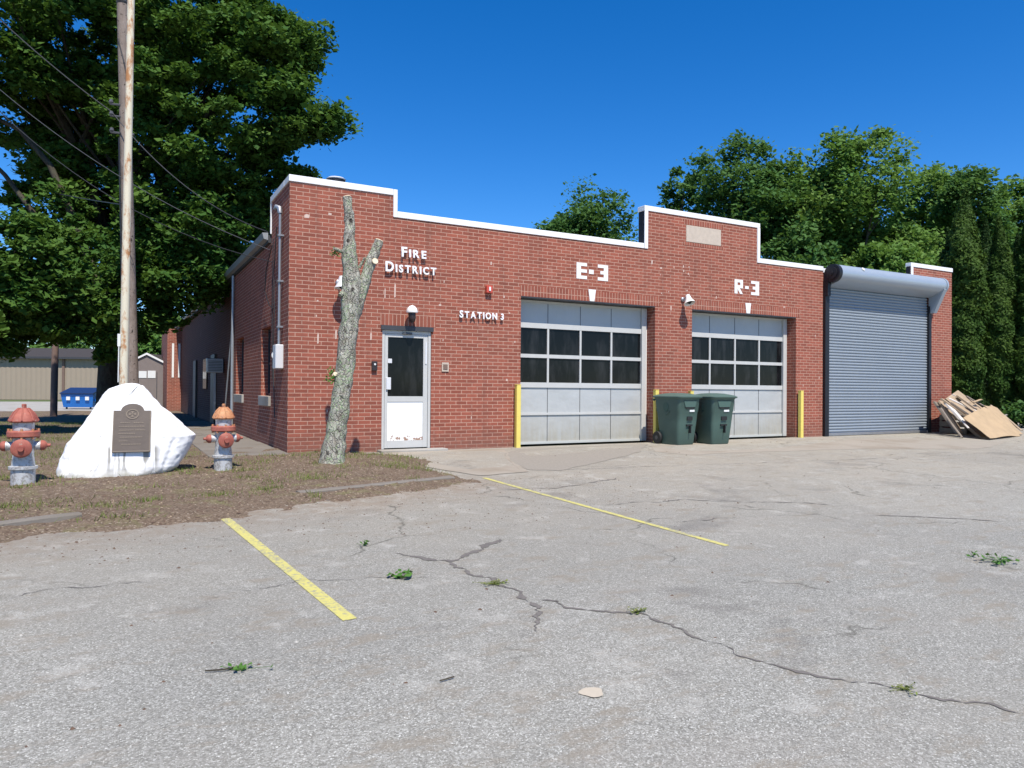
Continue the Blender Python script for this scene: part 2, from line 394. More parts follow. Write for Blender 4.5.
    ce=t.voro(.42,vec=w.outputs[0],feature='DISTANCE_TO_EDGE')
    cm=t.math('MULTIPLY',t.ramp(ce,[(0.,1.),(.008,0.)]),t.ramp(t.noise(.6,3,vec=t.map(loc=(7,0,0))),[(.5,0.),(.58,1.)]))
    col=t.mix(t.math('MULTIPLY',cm,.7),col,(.07,.065,.05))
    t.bump(t.math('SUBTRACT',t.ramp(ag.outputs[0],[(0.,.2),(1.,1.)]),t.math('MULTIPLY',t.ramp(d,[(0.,1.),(.15,0.)]),.7)),.55,.006)
    return t.fin(col,.9,spec=.25)
M['asphalt']=asphalt()
M['asphalt_patch']=simple('newer_asphalt',(.27,.245,.205),.9,var=.35,sc=30,bump=.5,spec=.2)
def concrete(name,c,sc=3):
    t=NT(name); n=t.noise(sc,6,.65); n2=t.noise(60,3,.7); n3=t.noise(.9,5,.6)
    col=t.mix(n,tuple(x*.75 for x in c),c); col=t.mix(t.ramp(n3,[(.5,0.),(.7,.6)]),col,(c[0]*.55,c[1]*.48,c[2]*.4)); col=t.mix(t.math('MULTIPLY',n2,.4),col,tuple(x*.6 for x in c))
    t.bump(n2,.4,.005); return t.fin(col,.9,spec=.2)
M['concrete']=concrete('old_concrete',(.37,.33,.27)); M['conc_pale']=concrete('pale_concrete',(.42,.40,.36),6)
M['curb']=concrete('kerb_concrete',(.23,.205,.175),8)
M['plaqueconc']=simple('cast_stone',(.50,.42,.34),.85,var=.25,sc=12,bump=.3)
def soil():
    t=NT('soil_and_dry_grass'); n=t.noise(1.1,6,.6); n2=t.noise(9,6,.75); n3=t.noise(40,4,.7); n4=t.noise(2.6,5,.65,vec=t.map(loc=(4,9,1)))
    c=t.mix(t.ramp(n3,[(.3,0.),(.7,1.)]),(.06,.042,.03),(.235,.175,.125)); c=t.mix(t.ramp(n2,[(.5,0.),(.75,.7)]),c,(.25,.19,.14))
    c=t.mix(t.ramp(n4,[(.54,0.),(.68,.6)]),c,t.mix(n3,(.10,.11,.035),(.25,.24,.11)))
    ch=t.voro(55,out='Color'); cs=t.new('ShaderNodeSeparateColor'); t.l.new(ch,cs.inputs[0]); c=t.mix(t.ramp(cs.outputs[0],[(.88,0.),(.97,.6)]),c,(.36,.30,.23))
    t.bump(t.math('ADD',n3,n2),.9,.02); return t.fin(c,.95,spec=.1)
M['soil']=soil()
M['farground']=simple('far_grass_ground',(.085,.12,.035),.95,var=.35,sc=.5,bump=0)
M['yellowline']=None
def yl():
    t=NT('worn_yellow_line'); n=t.noise(26,5,.75); n2=t.noise(3,4,.6); a=t.voro(95,out='Color'); s=t.new('ShaderNodeSeparateColor'); t.l.new(a,s.inputs[0])
    m=t.ramp(t.math('ADD',t.math('MULTIPLY',n,.7),t.math('MULTIPLY',n2,.35)),[(.50,0.),(.60,.85)])
    c=t.mix(t.math('MULTIPLY',s.outputs[0],.3),(.52,.47,.13),(.38,.345,.15))
    return t.fin(t.mix(m,c,(.24,.23,.20)),.8)
M['yellowline']=yl()
M['crack']=simple('crack_filler_dark',(.15,.135,.12),.9,var=.5,sc=25,bump=.4)
M['bingreen']=simple('green_bin_plastic',(.062,.112,.092),.6,var=.12,sc=4,bump=.05)
M['binlid']=simple('green_bin_lid',(.07,.12,.10),.55,var=.12,sc=4,bump=.05)
M['rubber']=simple('rubber',(.012,.012,.012),.7)
M['label']=simple('white_sticker',(.7,.7,.68),.5,var=.05)
M['binlogo']=simple('moulded_emblem',(.05,.11,.085),.6)
M['letterw']=simple('white_letters',(.82,.82,.84),.35,var=.04,bump=0)
M['redplastic']=simple('red_alarm',(.50,.07,.04),.4,var=.1)
M['greybox']=simple('grey_enamel',(.66,.66,.67),.4,.1,.1)
M['conduit']=simple('galvanised',(.33,.34,.36),.42,.6,.2)
M['intercom']=simple('dark_intercom',(.03,.02,.02),.4)
M['tan']=simple('tan_metal_siding',(.30,.245,.185),.7,var=.06,sc=2,bump=0)
M['roofgrey']=simple('far_roof',(.06,.055,.055),.95,spec=.02)
M['blue']=simple('dumpster_blue',(.01,.14,.48),.45,var=.2,sc=3)
M['shed']=simple('shed_boards',(.20,.165,.15),.8,var=.2,sc=5)
M['card']=simple('cardboard',(.40,.285,.165),.85,var=.28,sc=4,bump=.25,bd=.02)
M['plywood']=simple('old_plywood',(.37,.275,.18),.85,var=.3,sc=6,bump=.2)
M['plankgrey']=simple('weathered_plank',(.20,.165,.13),.85,var=.35,sc=8,bump=.3)
M['plankwhite']=simple('painted_plank',(.62,.57,.52),.7,var=.2,sc=8)
M['wire']=simple('black_wire',(.02,.02,.022),.5)
M['wiregrey']=simple('grey_wire',(.09,.09,.095),.4,.3)
M['farbrick']=simple('far_brick',(.26,.12,.09),.9)

# ------------------------------------------------------------------ world, sun, camera
L=Vector((.13,1,-1.66)).normalized()
S=-L; elev=math.asin(S.z)
w=bpy.data.worlds.new('World'); scene.world=w; w.use_nodes=True
bg=w.node_tree.nodes['Background']; sky=w.node_tree.nodes.new('ShaderNodeTexSky'); sky.sky_type='NISHITA'; sky.sun_disc=False
sky.sun_elevation=elev; sky.sun_rotation=math.atan2(S.x,S.y); sky.altitude=1500; sky.air_density=1.0; sky.dust_density=.1; sky.ozone_density=4.0
hs=w.node_tree.nodes.new('ShaderNodeHueSaturation'); hs.inputs['Saturation'].default_value=1.36; hs.inputs['Hue'].default_value=.507; w.node_tree.links.new(sky.outputs[0],hs.inputs['Color']); w.node_tree.links.new(hs.outputs[0],bg.inputs[0]); bg.inputs[1].default_value=.138
sl=bpy.data.lights.new('sun','SUN'); sl.energy=5.0; sl.angle=R(.53); sl.color=(1,.94,.85)
so=bpy.data.objects.new('sun',sl); COL.objects.link(so); so.rotation_euler=L.to_track_quat('-Z','Y').to_euler(); so.location=(-8,-20,25)
cd=bpy.data.cameras.new('camera'); cam=bpy.data.objects.new('camera',cd); COL.objects.link(cam); scene.camera=cam
cd.sensor_width=36; cd.lens=FPX/1024*36; cd.clip_end=3000; cd.clip_start=.05
fwp=FW*math.cos(PITCH)+Vector((0,0,math.sin(PITCH))); upp=-FW*math.sin(PITCH)+Vector((0,0,math.cos(PITCH)))
cr=RT*math.cos(ROLL)+upp*math.sin(ROLL); cu=-RT*math.sin(ROLL)+upp*math.cos(ROLL)
mw=Matrix((( cr.x,cu.x,-fwp.x,CAM.x),(cr.y,cu.y,-fwp.y,CAM.y),(cr.z,cu.z,-fwp.z,CAM.z),(0,0,0,1))); cam.matrix_world=mw
scene.view_settings.view_transform='Standard'; scene.view_settings.look='None'; scene.view_settings.exposure=.42; scene.view_settings.gamma=1

# ------------------------------------------------------------------ ground
def sheet(name, xs, ys, off, mat, label):
    mb=MB(); vs=[(x,y,gz(y)+off) for y in ys for x in xs]; n=len(xs)
    mb.add(vs,[(j*n+i,j*n+i+1,(j+1)*n+i+1,(j+1)*n+i) for j in range(len(ys)-1) for i in range(n-1)])
    return tag(mb.build(name,mat),label,kind='structure')
sheet('ground',[-900,-60,60,900],[-900,-61,-1,900],-.03,M['farground'],'green grassy ground around the brick building')
sheet('parking_lot',[-60,18.97,70],[-58,-1,.04],0,M['asphalt'],'worn grey cracked asphalt in front of the station')
sheet('side_lot',[18.98,45],[.045,14],-.002,M['asphalt'],'asphalt continuing past the right end of the station')
sheet('far_road',[-70,-3.0],[26,52],.0,M['conc_pale'],'pale paved yard in front of the tan building')

def ribbon(pts, wid, off, jag=0.0, sub=1):
    P=[]
    for i in range(len(pts)-1):
        a,b=Vector(pts[i]),Vector(pts[i+1]); n=max(1,int((b-a).length/sub))
        for k in range(n): P.append(a.lerp(b,k/n))
    P.append(Vector(pts[-1])); vs=[];f=[]
    N=len(P)
    for i,p in enumerate(P):
        d=(P[min(N-1,i+1)]-P[max(0,i-1)]); d.z=0; d.normalize(); nrm=Vector((-d.y,d.x,0))
        ww=wid*(1 if jag==0 else max(.12,1+jag*noise.noise(p*11)*1.9+jag*noise.noise(p*31)*.9)); c=p+nrm*(jag*(.07*noise.noise(p*5+Vector((3,3,3)))+.03*noise.noise(p*23)))
        if jag: ww*=min(1,(i+.3)/8,(N-1-i+.3)/8)
        for s_ in (-.5,.5):
            q=c+nrm*ww*s_; vs.append((q.x,q.y,gz(q.y)+off))
    for i in range(N-1): f.append((2*i,2*i+2,2*i+3,2*i+1))
    return MB().add(vs,f)
def G(px,py): 
    p=onground(px,py); return (p.x,p.y,p.z)
for pts,lab in (((G(222,516),G(350,620)),'near yellow parking line running towards the lower centre'),((G(484,478),G(727,546)),'farther thin yellow parking line in front of the first bay')):
    tag(ribbon([Vector(p) for p in pts],.092 if 'near' in lab else .07,.004,0,.3).build('parking_line',M['yellowline']),lab,kind='structure')
cracks=[([G(397,553),G(425,560),G(455,561),G(478,550),G(502,539)],.042),
 ([G(448,561),G(470,572),G(492,580),G(512,590),G(530,600),G(536,612),G(540,632)],.034),
 ([G(536,598),G(562,600),G(568,608),G(600,612),G(640,614),G(672,625),G(705,640),G(740,655),G(790,668),G(850,682),G(910,692),G(965,700),G(1024,713),G(1100,730)],.018),
 ([G(675,523),G(715,519),G(760,517)],.012),([G(505,490),G(560,488),G(620,478)],.02),([G(860,515),G(940,518),G(1010,522)],.02),
 ([G(560,470),G(700,465),G(900,458),G(1010,452)],.010),([G(250,478),G(330,500),G(360,500)],.015),([G(200,600),G(300,580),G(440,577)],.006),([G(0,600),G(60,588),G(150,582)],.006),([G(600,505),G(690,500),G(840,505)],.016)]
for pts,wd in cracks:
    tag(ribbon([Vector(p) for p in pts],wd,.004,1.0,.02).build('pavement_crack',M['crack']),'dark jagged crack in the asphalt',kind='structure')
# asphalt patch in front of the first bay and concrete approach at the door
def blob(pts, off, jit=.05, sub=.12):
    P=[]
    for i in range(len(pts)):
        a,b=Vector(pts[i]),Vector(pts[(i+1)%len(pts)]); n=max(1,int((b-a).length/sub))
        for k in range(n):
            p=a.lerp(b,k/n); p.x+=jit*noise.noise(p*4); p.y+=jit*noise.noise(p*4+Vector((9,1,5))); P.append(p)
    return P
def flat_blob(name,pts,off,mat,label,jit=.05,top=0):
    P=blob(pts,off,jit); mb=MB(); mb.add([(p.x,min(p.y,-.005),gz(p.y)+off) for p in P],[tuple(range(len(P)))])
    o=mb.build(name,mat); return tag(o,label,kind='structure')
flat_blob('asphalt_patch',[G(520,449),G(648,444),G(640,452),G(600,462),G(560,471),G(528,470),G(512,462),G(505,454)],.0045,M['asphalt_patch'],'darker asphalt patch before the first garage bay',.06)
flat_blob('concrete_approach',[G(380,452),G(505,449),G(512,462),G(530,472),G(480,476),G(440,470),G(400,462)],.007,M['concrete'],'tan broken concrete approach in front of the white door',.05)
flat_blob('concrete_apron',[G(650,446),G(800,439.5),G(930,438),G(1010,442),G(980,449),G(860,449),G(760,452),G(690,455),G(655,452)],.003,M['concrete'],'silted strip of pavement in front of the bays',.08)

# lawn / soil bed: a raised sheet with an uneven edge that runs out over the asphalt
poly=[(-60,-5.9),(-8,-5.75),(-3.4,-5.2),(-2.6,-5.12),(-1.66,-5.05),(-.74,-4.45),(.4,-4.22),(1.45,-3.98),(1.75,-3.7),(1.5,-2.4),(1.9,-1.7),(1.7,-.9),(1.15,-.35),(1.1,0.03),(0,.03),(0,60),(-60,60)]
def sdist(X,Y):
    inside=np.zeros(X.shape,bool); D=np.full(X.shape,1e9); n=len(poly)
    for i in range(n):
        x1,y1=poly[i]; x2,y2=poly[(i+1)%n]
        if abs(y2-y1)>1e-9:
            c=((y1>Y)!=(y2>Y))&(X<(x2-x1)*(Y-y1)/(y2-y1)+x1); inside^=c
        if (x1,y1) in ((1.1,.03),(0,.03)): continue      # the building side does not fade
        dx,dy=x2-x1,y2-y1; t=np.clip(((X-x1)*dx+(Y-y1)*dy)/(dx*dx+dy*dy),0,1)
        D=np.minimum(D,np.hypot(X-x1-t*dx,Y-y1-t*dy))
    return np.where(inside,D,-D)
def nz(X,Y,s,k=0.0):
    return np.array([noise.noise(Vector((x*s+k,y*s,k))) for x,y in zip(X.ravel(),Y.ravel())]).reshape(X.shape)
def soilh(X,Y):
    d=sdist(X,Y)
    h=np.clip(d*.10,-.05,.035)+.026*nz(X,Y,1.8)+.018*nz(X,Y,6,3)+.012*nz(X,Y,17,5)
    h=h+.075*np.exp(-((X-.4)**2+(Y+1.7)**2)/1.0)*(d>0)
    h=np.where(d<-.35,-.2,h)
    return h
def lawn_part(xs,ys):
    X,Y=np.meshgrid(xs,ys); H=soilh(X,Y); GZ=-.10-.042*np.clip(-1-Y,0,60)
    V=np.stack([X,Y,GZ+H],-1).reshape(-1,3); n=len(xs); m=len(ys)
    q=np.array([[j*n+i,j*n+i+1,(j+1)*n+i+1,(j+1)*n+i] for j in range(m-1) for i in range(n-1)])
    keep=(V[q][:,:,2]-(-.10-.042*np.clip(-1-V[q][:,:,1],0,60))).max(1)>-.15
    return V,q[keep]
xs1=np.arange(-6,2.2,.05); ys1=np.arange(-6,.051,.05)
V1,q1=lawn_part(xs1,ys1)
xs2=np.concatenate([np.arange(-60,-8,2.0),np.arange(-8,.01,.4)]); xs2[-1]=-.003
ys2=np.concatenate([[ys1[-1]],np.arange(.3,26.0,.5),[26.0]])
def lawn_far(xs,ys):
    V,q=lawn_part(xs,ys); return V,q
V2,q2=lawn_far(xs2,ys2)
xs3=np.concatenate([np.arange(-60,-8,2.0),np.arange(-8,-5.9,.35)]); xs3[-1]=-6; V3,q3=lawn_part(xs3,np.concatenate([np.arange(-6,0,.4),[ys1[-1]]]))
VV=np.concatenate([V1,V2,V3]); QQ=np.concatenate([q1,q2+len(V1),q3+len(V1)+len(V2)])
tag(npmesh('lawn',VV,QQ,M['soil'],smooth=True),'bare brown soil and patchy dry lawn at the left of the station',kind='structure')
def soil_z(x,y):
    h=float(soilh(np.array([[x]]),np.array([[y]]))[0,0]); return gz(y)+max(h,0.0)
# concrete walk beside the side wall
def walk():
    mb=MB()
    for k in range(9):
        y0=-.25+k*1.5; y1=y0+1.48
        mb.box(-1.25,-.004,y0,y1,-.25,-.055+.006*math.sin(k*2.1),ch=.008)
    tag(mb.build('side_walk',M['curb']),'concrete walk along the left side wall',kind='structure')
walk()
# kerb remnants at the soil edge
def kerb(a,b,wd,h,label):
    a=Vector(a);b=Vector(b); d=(b-a); ln=d.length; ang=math.atan2(d.y,d.x); mb=MB(); seg=max(2,int(ln/.25)); vs=[];f=[]
    prof=[(-.5,-.1),(-.5,.8),(-.42,1),(.42,1),(.5,.8),(.5,-.1)]
    u=d.normalized(); nn=Vector((-u.y,u.x,0))
    for i in range(seg+1):
        p=a.lerp(b,i/seg)
        for (s,z) in prof:
            q=p+nn*(s*wd+.012*noise.noise(p*3+Vector((s,z,0)))); vs.append((q.x,q.y,gz(q.y)+z*h+.008*noise.noise(q*5)))
    m=len(prof)
    for i in range(seg):
        for k in range(m-1): f.append((i*m+k,(i+1)*m+k,(i+1)*m+k+1,i*m+k+1))
    f.append(tuple(range(m))); f.append(tuple(seg*m+k for k in range(m))[::-1]); mb.add(vs,f)
    return tag(mb.build('kerb',M['curb']),label,kind='structure')
kerb((-5.2,-5.38,0),G(80,520),.11,.075,'short broken kerb at the left edge of the soil bed')
kerb(G(298,496),G(452,480),.13,.055,'low kerb between soil bed and asphalt')

# ------------------------------------------------------------------ grass blades, litter, pebbles
def blades(name,pts,hmin,hmax,wd,mat,lean=.5):
    n=len(pts); V=np.zeros((n,3,3)); a=RS.rand(n)*2*np.pi; h=hmin+(hmax-hmin)*RS.rand(n); w_=wd*(.6+.8*RS.rand(n))
    V[:,0]=pts; V[:,1]=pts; V[:,2]=pts
    V[:,0,0]-=np.cos(a)*w_/2; V[:,0,1]-=np.sin(a)*w_/2; V[:,1,0]+=np.cos(a)*w_/2; V[:,1,1]+=np.sin(a)*w_/2
    b=RS.rand(n)*2*np.pi; le=lean*h*RS.rand(n)*1.6; V[:,2,0]+=np.cos(b)*le; V[:,2,1]+=np.sin(b)*le; V[:,2,2]+=h; V[:,:2,2]-=.01
    return npmesh(name,V.reshape(-1,3),np.arange(n*3).reshape(-1,3),mat)
P=[]
def scatter(cx,cy,rx,ry,n):
    x=cx+RS.randn(n)*rx; y=cy+RS.randn(n)*ry; return x,y
cand=[]
for i in range(150):      # tufts spread through the bed
    cx=RS.uniform(-6,1.6); cy=RS.uniform(-5.4,-.1)
    if noise.noise(Vector((cx*.9,cy*.9,2)))<-.02: continue
    cand.append((cx,cy,RS.uniform(.05,.22),RS.uniform(.04,.12),int(RS.uniform(20,90))))
for i in range(260): cand.append((RS.uniform(-9,-1.3),RS.uniform(-1.5,14),.35,.3,70))
for (px,py,r,n) in ((215,495,.12,130),(268,490,.12,110),(440,468,.22,260),(400,466,.3,200),(345,462,.3,160),(250,478,.1,90),(150,500,.1,90),(310,475,.25,120),(420,456,.15,120),(30,505,.25,200),(100,505,.15,100),(470,472,.12,140),(300,458,.4,200),(380,457,.3,200)):
    p=onground(px,py,.04); cand.append((p.x,p.y,r,r*.5,n))
for k in range(26): cand.append((RS.uniform(.2,1.6),RS.uniform(-.35,-.1),.12,.05,45))
xs=[];ys=[]
for c in cand:
    x,y=scatter(*c[:4],c[4]); xs.append(x); ys.append(y)
X=np.concatenate(xs);Y=np.concatenate(ys); h=soilh(X[None],Y[None])[0]; ok=(h>.0)&(Y<25)&~((X>-1.3)&(Y>-.3))&~((X>.0)&(Y>-.05))
X=X[ok];Y=Y[ok];h=h[ok]; Z=-.10-.042*np.clip(-1-Y,0,60)+h
tag(blades('grass',np.stack([X,Y,Z],-1),.02,.075,.010,M['grass'],.8),'sparse tufts of short green and dry grass on the soil bed',kind='stuff',cat='grass')
# pebbles and litter on lot and soil
def chips(name,n,region,s0,s1,mat,label,onsoil=False,cat='gravel'):
    x0,x1,y0,y1=region; X=RS.uniform(x0,x1,n);Y=RS.uniform(y0,y1,n)
    if onsoil:
        h=soilh(X[None],Y[None])[0]; k=h>0; X=X[k];Y=Y[k];h=h[k]
    else:
        h=soilh(X[None],Y[None])[0]; k=(h<=0); X=X[k];Y=Y[k];h=0*Y
    n=len(X); Z=-.10-.042*np.clip(-1-Y,0,60)+h
    s=s0+(s1-s0)*RS.rand(n)**3; base=np.array([[1,0,0],[-1,0,0],[0,1,0],[0,-1,0],[0,0,1]])
    V=np.stack([X,Y,Z],-1)[:,None,:]+base[None]*s[:,None,None]*np.array([1,1,.7])*(.6+.8*RS.rand(n,5,1))
    fb=np.array([[0,2,4],[2,1,4],[1,3,4],[3,0,4]]); F=(np.arange(n)[:,None,None]*5+fb[None]).reshape(-1,3)
    return tag(npmesh(name,V.reshape(-1,3),F,mat),label,cat,kind='stuff')
M['pebble']=simple('pale_pebble',(.42,.40,.36),.8,var=.4,sc=3,bump=0); M['mulch']=simple('bark_litter',(.12,.075,.05),.9,var=.5,sc=5,bump=0)
M['mulch2']=simple('dry_leaf_litter',(.30,.23,.15),.9,var=.4,sc=5,bump=0)
chips('pebbles',700,(-5,14,-11.5,-.1),.003,.011,M['pebble'],'small pale pebbles strewn on the asphalt')
chips('litter',600,(-5,14,-9.5,-.1),.004,.018,M['mulch'],'dark crumbs of bark and dirt strewn on the asphalt',cat='litter')
chips('edge_litter',3000,(-6,3.5,-6.3,-3.6),.003,.012,M['mulch'],'bark crumbs washed onto the asphalt beside the bed',cat='litter')
chips('mulch',8000,(-6,1.8,-5.4,0),.005,.022,M['mulch'],'dark wood chips on the soil bed',True,'mulch')
chips('dry_litter',2600,(-6,1.8,-5.6,0),.004,.017,M['mulch2'],'pale dry leaf crumbs on the soil bed',True,'litter')
# leafy sprigs and weeds lying on the asphalt
def leafquads(C,N,s,mat,name,parent=None,elong=1.7):
    n=len(C); up=N/np.linalg.norm(N,axis=1,keepdims=True); r=RS.randn(n,3); a=np.cross(up,r); a/=np.linalg.norm(a,axis=1,keepdims=True); b=np.cross(up,a)
    s=s[:,None]; V=np.stack([C-a*s*elong*.5, C+b*s*.5-up*s*.08, C+a*s*elong*.5, C-b*s*.5-up*s*.08],1)
    return npmesh(name,V.reshape(-1,3),np.arange(n*4).reshape(-1,4),mat,parent)
def sprig(px,py,r,n,s,label,mat,hgt=.05,name='leaf_sprig',cat='sprig'):
    p=onground(px,py); C=np.array(p)[None]+np.stack([RS.randn(n)*r,RS.randn(n)*r*.7,np.abs(RS.rand(n))*hgt+.008],-1)
    N=np.stack([RS.randn(n)*.5,RS.randn(n)*.5,np.ones(n)],-1)
    o=leafquads(C-np.array(p),N,s*(.6+.8*RS.rand(n)),mat,name); o.location=p
    st=MB()
    for q in C-np.array(p): st.tube([(0,0,.004),tuple(q)],.0012,3)
    so_=st.build('stem',mat,o); return tag(o,label,cat)
sprig(402,578,.045,26,.035,'small green leafy sprig lying left of the branching crack',M['weed'])
sprig(365,546,.03,12,.025,'tiny green sprig right of the near yellow line\'s top',M['weed'])
sprig(236,671,.045,16,.022,'thin green twig with leaves at the lower left of the lot',M['weed'],.02)
sprig(1000,563,.08,36,.03,'larger clump of fallen green leaves at the right picture edge',M['weed'])
sprig(972,557,.03,12,.02,'tiny green sprig just left of the clump at the right edge',M['weed'])
sprig(637,613,.04,40,.014,'mossy weed tuft growing in the long crack near the centre',M['grass'],.02,'weed_tuft','weed')
sprig(905,690,.035,30,.012,'mossy weed tuft growing in the crack at the lower right',M['grass'],.015,'weed_tuft','weed')
sprig(496,584,.05,50,.014,'mossy weeds growing where the crack forks',M['grass'],.015,'weed_tuft','weed')
sprig(640,440,.06,50,.04,'small weed growing at the right foot of the first garage door',M['leaf3'],.2,'weed_plant','weed')
def twig(pts,label):
    tag(MB().tube([Vector(G(*p))+Vector((0,0,.012)) for p in pts],.004,5).build('twig',M['bark']),label,'twig')
twig([(440,683),(447,681),(454,679)],'short brown twig lying at the lower centre of the lot')
twig([(205,673),(222,672),(240,669)],'thin dark twig lying beside the leaves at lower left')
tag(MB().add([( (Vector(G(592,693))+Vector((math.cos(a)*.06*(1+.2*math.sin(3*a)),math.sin(a)*.06,.004)))) for a in [k*math.pi/8 for k in range(16)]],[tuple(range(16))]).build('paint_spot',simple('pale_spot',(.46,.40,.31),.9)),'pale tan round spot on the asphalt',kind='structure')

# ------------------------------------------------------------------ FIRE STATION
ST=thing('fire_station','low red brick fire station with stepped white-capped parapet and two garage bays','building')
E3=(4.50,7.89); R3=(8.96,12.37); DR=(1.65,2.60); RU=(13.36,17.86)
BT=2.90; DEP=.36
def roofz(x):
    if x<1.84: return 4.56
    if x<7.60: return 4.165
    if x<11.03: return 5.0
    if x<16.98: return 4.16
    return 4.59
def sol_front(x,y,z):
    if z>roofz(x): return False
    if x>7 and z>4.17 and y>(.12 if x>16 else .2): return False
    if E3[0]<x<E3[1] and z<BT: return False
    if R3[0]<x<R3[1] and z<BT: return False
    if DR[0]<x<DR[1] and z<2.15: return False
    if RU[0]<x<RU[1] and z<3.90: return False
    if 8.77<x<9.84 and 4.42<z<4.81 and y<.06: return False
    return True
xs=sorted({0,*DR,1.84,*E3,7.60,*R3,11.03,*RU,16.98,18.93,8.77,9.84}); zs=sorted({-.35,2.15,BT,3.90,4.16,4.165,4.42,4.56,4.59,4.81,5.0})
cells(xs,[0,.06,.12,.2,DEP],zs,sol_front).build('front_wall',M['brick'],ST)
# side wall with two windows; returns beyond
W2=(1.62,2.62); W1=(4.95,6.15); WZ=(.88,2.21)
def sol_side(x,y,z):
    if y<1.62: top=4.56
    else: top=3.78
    if z>top: return False
    for a,b in (W1,W2):
        if a<y<b and WZ[0]<z<WZ[1]: return False
    return True
cells([0,.30],sorted({DEP,*W1,*W2,1.62,1.622,6.6}),sorted({-.35,*WZ,3.78,4.56}),sol_side).build('side_wall',M['brick'],ST)
MB().box(.10,.40,6.602,24.998,-.35,3.78).build('recess_wall',brick_mat('shade_toned_brick',dark=.36),ST)  # brick colours scaled down to paint in the shade of the alley
mb=MB(); mb.box(-.5,.15,25,25.3,-.35,3.78); mb.box(-.5,-.2,25.302,30,-.35,3.78)
each(mb,'rear_wall',M['brick'],ST)
# recessed side porch: floor, dark door, bits
mb=MB(); mb.box(18.63,18.93,DEP,28,-.35,4.05); mb.box(2.3,18.63,27.7,28,-.35,4.05); each(mb,'far_wall',M['brick'],ST)
# roof slab and eave with gutter along the left side
mb=MB(); mb.box(.31,18.6,DEP+.001,27.9,3.79,3.95); mb.build('roof',M['roofm'],ST)
mb=MB(); mb.box(-.05,.305,1.685,30,3.79,3.93); mb.build('eave',M['steel_dark'],ST)
g=MB(); g.add([(-.052,1.70,3.84),(-.052,30,3.84),(-.13,30,3.86),(-.13,1.70,3.86),(-.16,30,3.97),(-.16,1.70,3.97),(-.052,30,3.98),(-.052,1.70,3.98)],[(0,1,2,3),(3,2,4,5),(5,4,6,7),(0,3,5,7),(0,7,6,1),(1,6,4,2)]); g.build('gutter',M['gutter'],ST)
# coping: cap pieces and the white vertical strips at the steps
cp=MB(); T=.115; F0=-.02
def cap(x0,x1,z,l=0,r=0,yb=DEP+.03): cp.box(x0-l,x1+r,F0,yb,z,z+T*.98,ch=.006)
cap(0,1.83,4.545,.02,.0); cap(1.912,7.565,4.15); cap(7.57,11.03,4.985,.0,.06,.23); cap(11.095,13.355,4.145); cap(13.36,16.975,4.10); cap(16.98,18.93,4.575,.0,.02,.15)
cp.box(1.832,1.91,F0-.002,DEP+.032,4.15,4.655,ch=.006)
cp.box(7.572,7.668,F0-.002,-.0005,4.15,4.983,ch=.004); cp.box(11.0,11.092,F0-.002,.232,4.145,4.983,ch=.004)
cp.box(16.985,17.08,F0-.002,-.0005,4.18,4.573,ch=.004)
cp.box(-.022,.33,DEP+.035,1.64,4.545,4.655,ch=.006); cp.box(-.022,.08,1.642,1.68,3.95,4.655,ch=.004)
each(cp,'coping',M['coping'],ST)
bk=MB(); bk.box(7.575,7.597,.003,.2,4.27,4.98); bk.box(16.955,16.978,.003,.12,4.22,4.57); each(bk,'flashing',M['black'],ST)
# soldier courses
sd=MB()
sd.box(E3[0]-.02,E3[1]+.14,-.004,.0,BT+.004,BT+.215); sd.box(R3[0]-.02,R3[1]+.14,-.004,0,BT+.004,BT+.215); sd.box(DR[0]-.04,DR[1]+.08,-.004,0,2.185,2.385)
sd.box(8.70,9.91,-.004,0,4.812,4.93); sd.box(8.70,9.91,-.004,0,4.345,4.418)
each(sd,'soldier_course',M['soldier'],ST)
ln=MB(); ln.box(E3[0]+.002,E3[1]-.002,-.006,DEP-.02,BT-.02,BT-.001); ln.box(R3[0]+.002,R3[1]-.002,-.006,DEP-.02,BT-.02,BT-.001); ln.box(DR[0]-.03,DR[1]+.03,-.03,.1,2.10,2.182)
each(ln,'lintel',M['steel_dark'],ST)
MB().box(8.775,9.835,-.008,.058,4.424,4.806,ch=.008).build('date_stone',M['plaqueconc'],ST)
mb=MB(); 
for x in (6.20,10.71): mb.prism([(x-.055,2.905),(x+.055,2.905),(x+.095,3.15),(x-.095,3.15)],-.014,-.0045)
each(mb,'keystone',M['white'],ST)
# painted brick unit marks
def bits(x0,z0,rows,u,hh,mb):
    for r,row in enumerate(rows):
        for a,b in row: mb.box(x0+a*u,x0+b*u,-.006,-.0008,z0-(r+1)*hh+.0006,z0-r*hh)
mb=MB(); hh=.0672; Er=[[(0,1)],[(0,.42)],[(0,1)],[(0,.42)],[(0,1)]]; Tr=[[(0,1)],[(.58,1)],[(.25,1)],[(.58,1)],[(0,1)]]
bits(5.81,3.69,Er,.26,hh,mb); bits(6.345,3.69,Tr,.265,hh,mb); mb.box(6.12,6.24,-.006,-.0008,3.475,3.565)
mb.build('painted_letters',M['white'],ST)
mb=MB(); bits(10.27,3.69,[[(0,1)],[(0,.35),(.68,1)],[(0,1)],[(0,.35)],[(0,.35)]],.27,hh,mb)
mb.prism([(10.35,3.487),(10.44,3.487),(10.54,3.354),(10.45,3.354)],-.0062,-.0009); bits(10.81,3.69,[[(0,1)],[(.55,1)],[(.2,1)],[(.55,1)],[(0,1)]],.265,hh,mb); mb.box(10.61,10.73,-.006,-.0008,3.487,3.553)
mb.build('painted_letters',M['white'],ST)
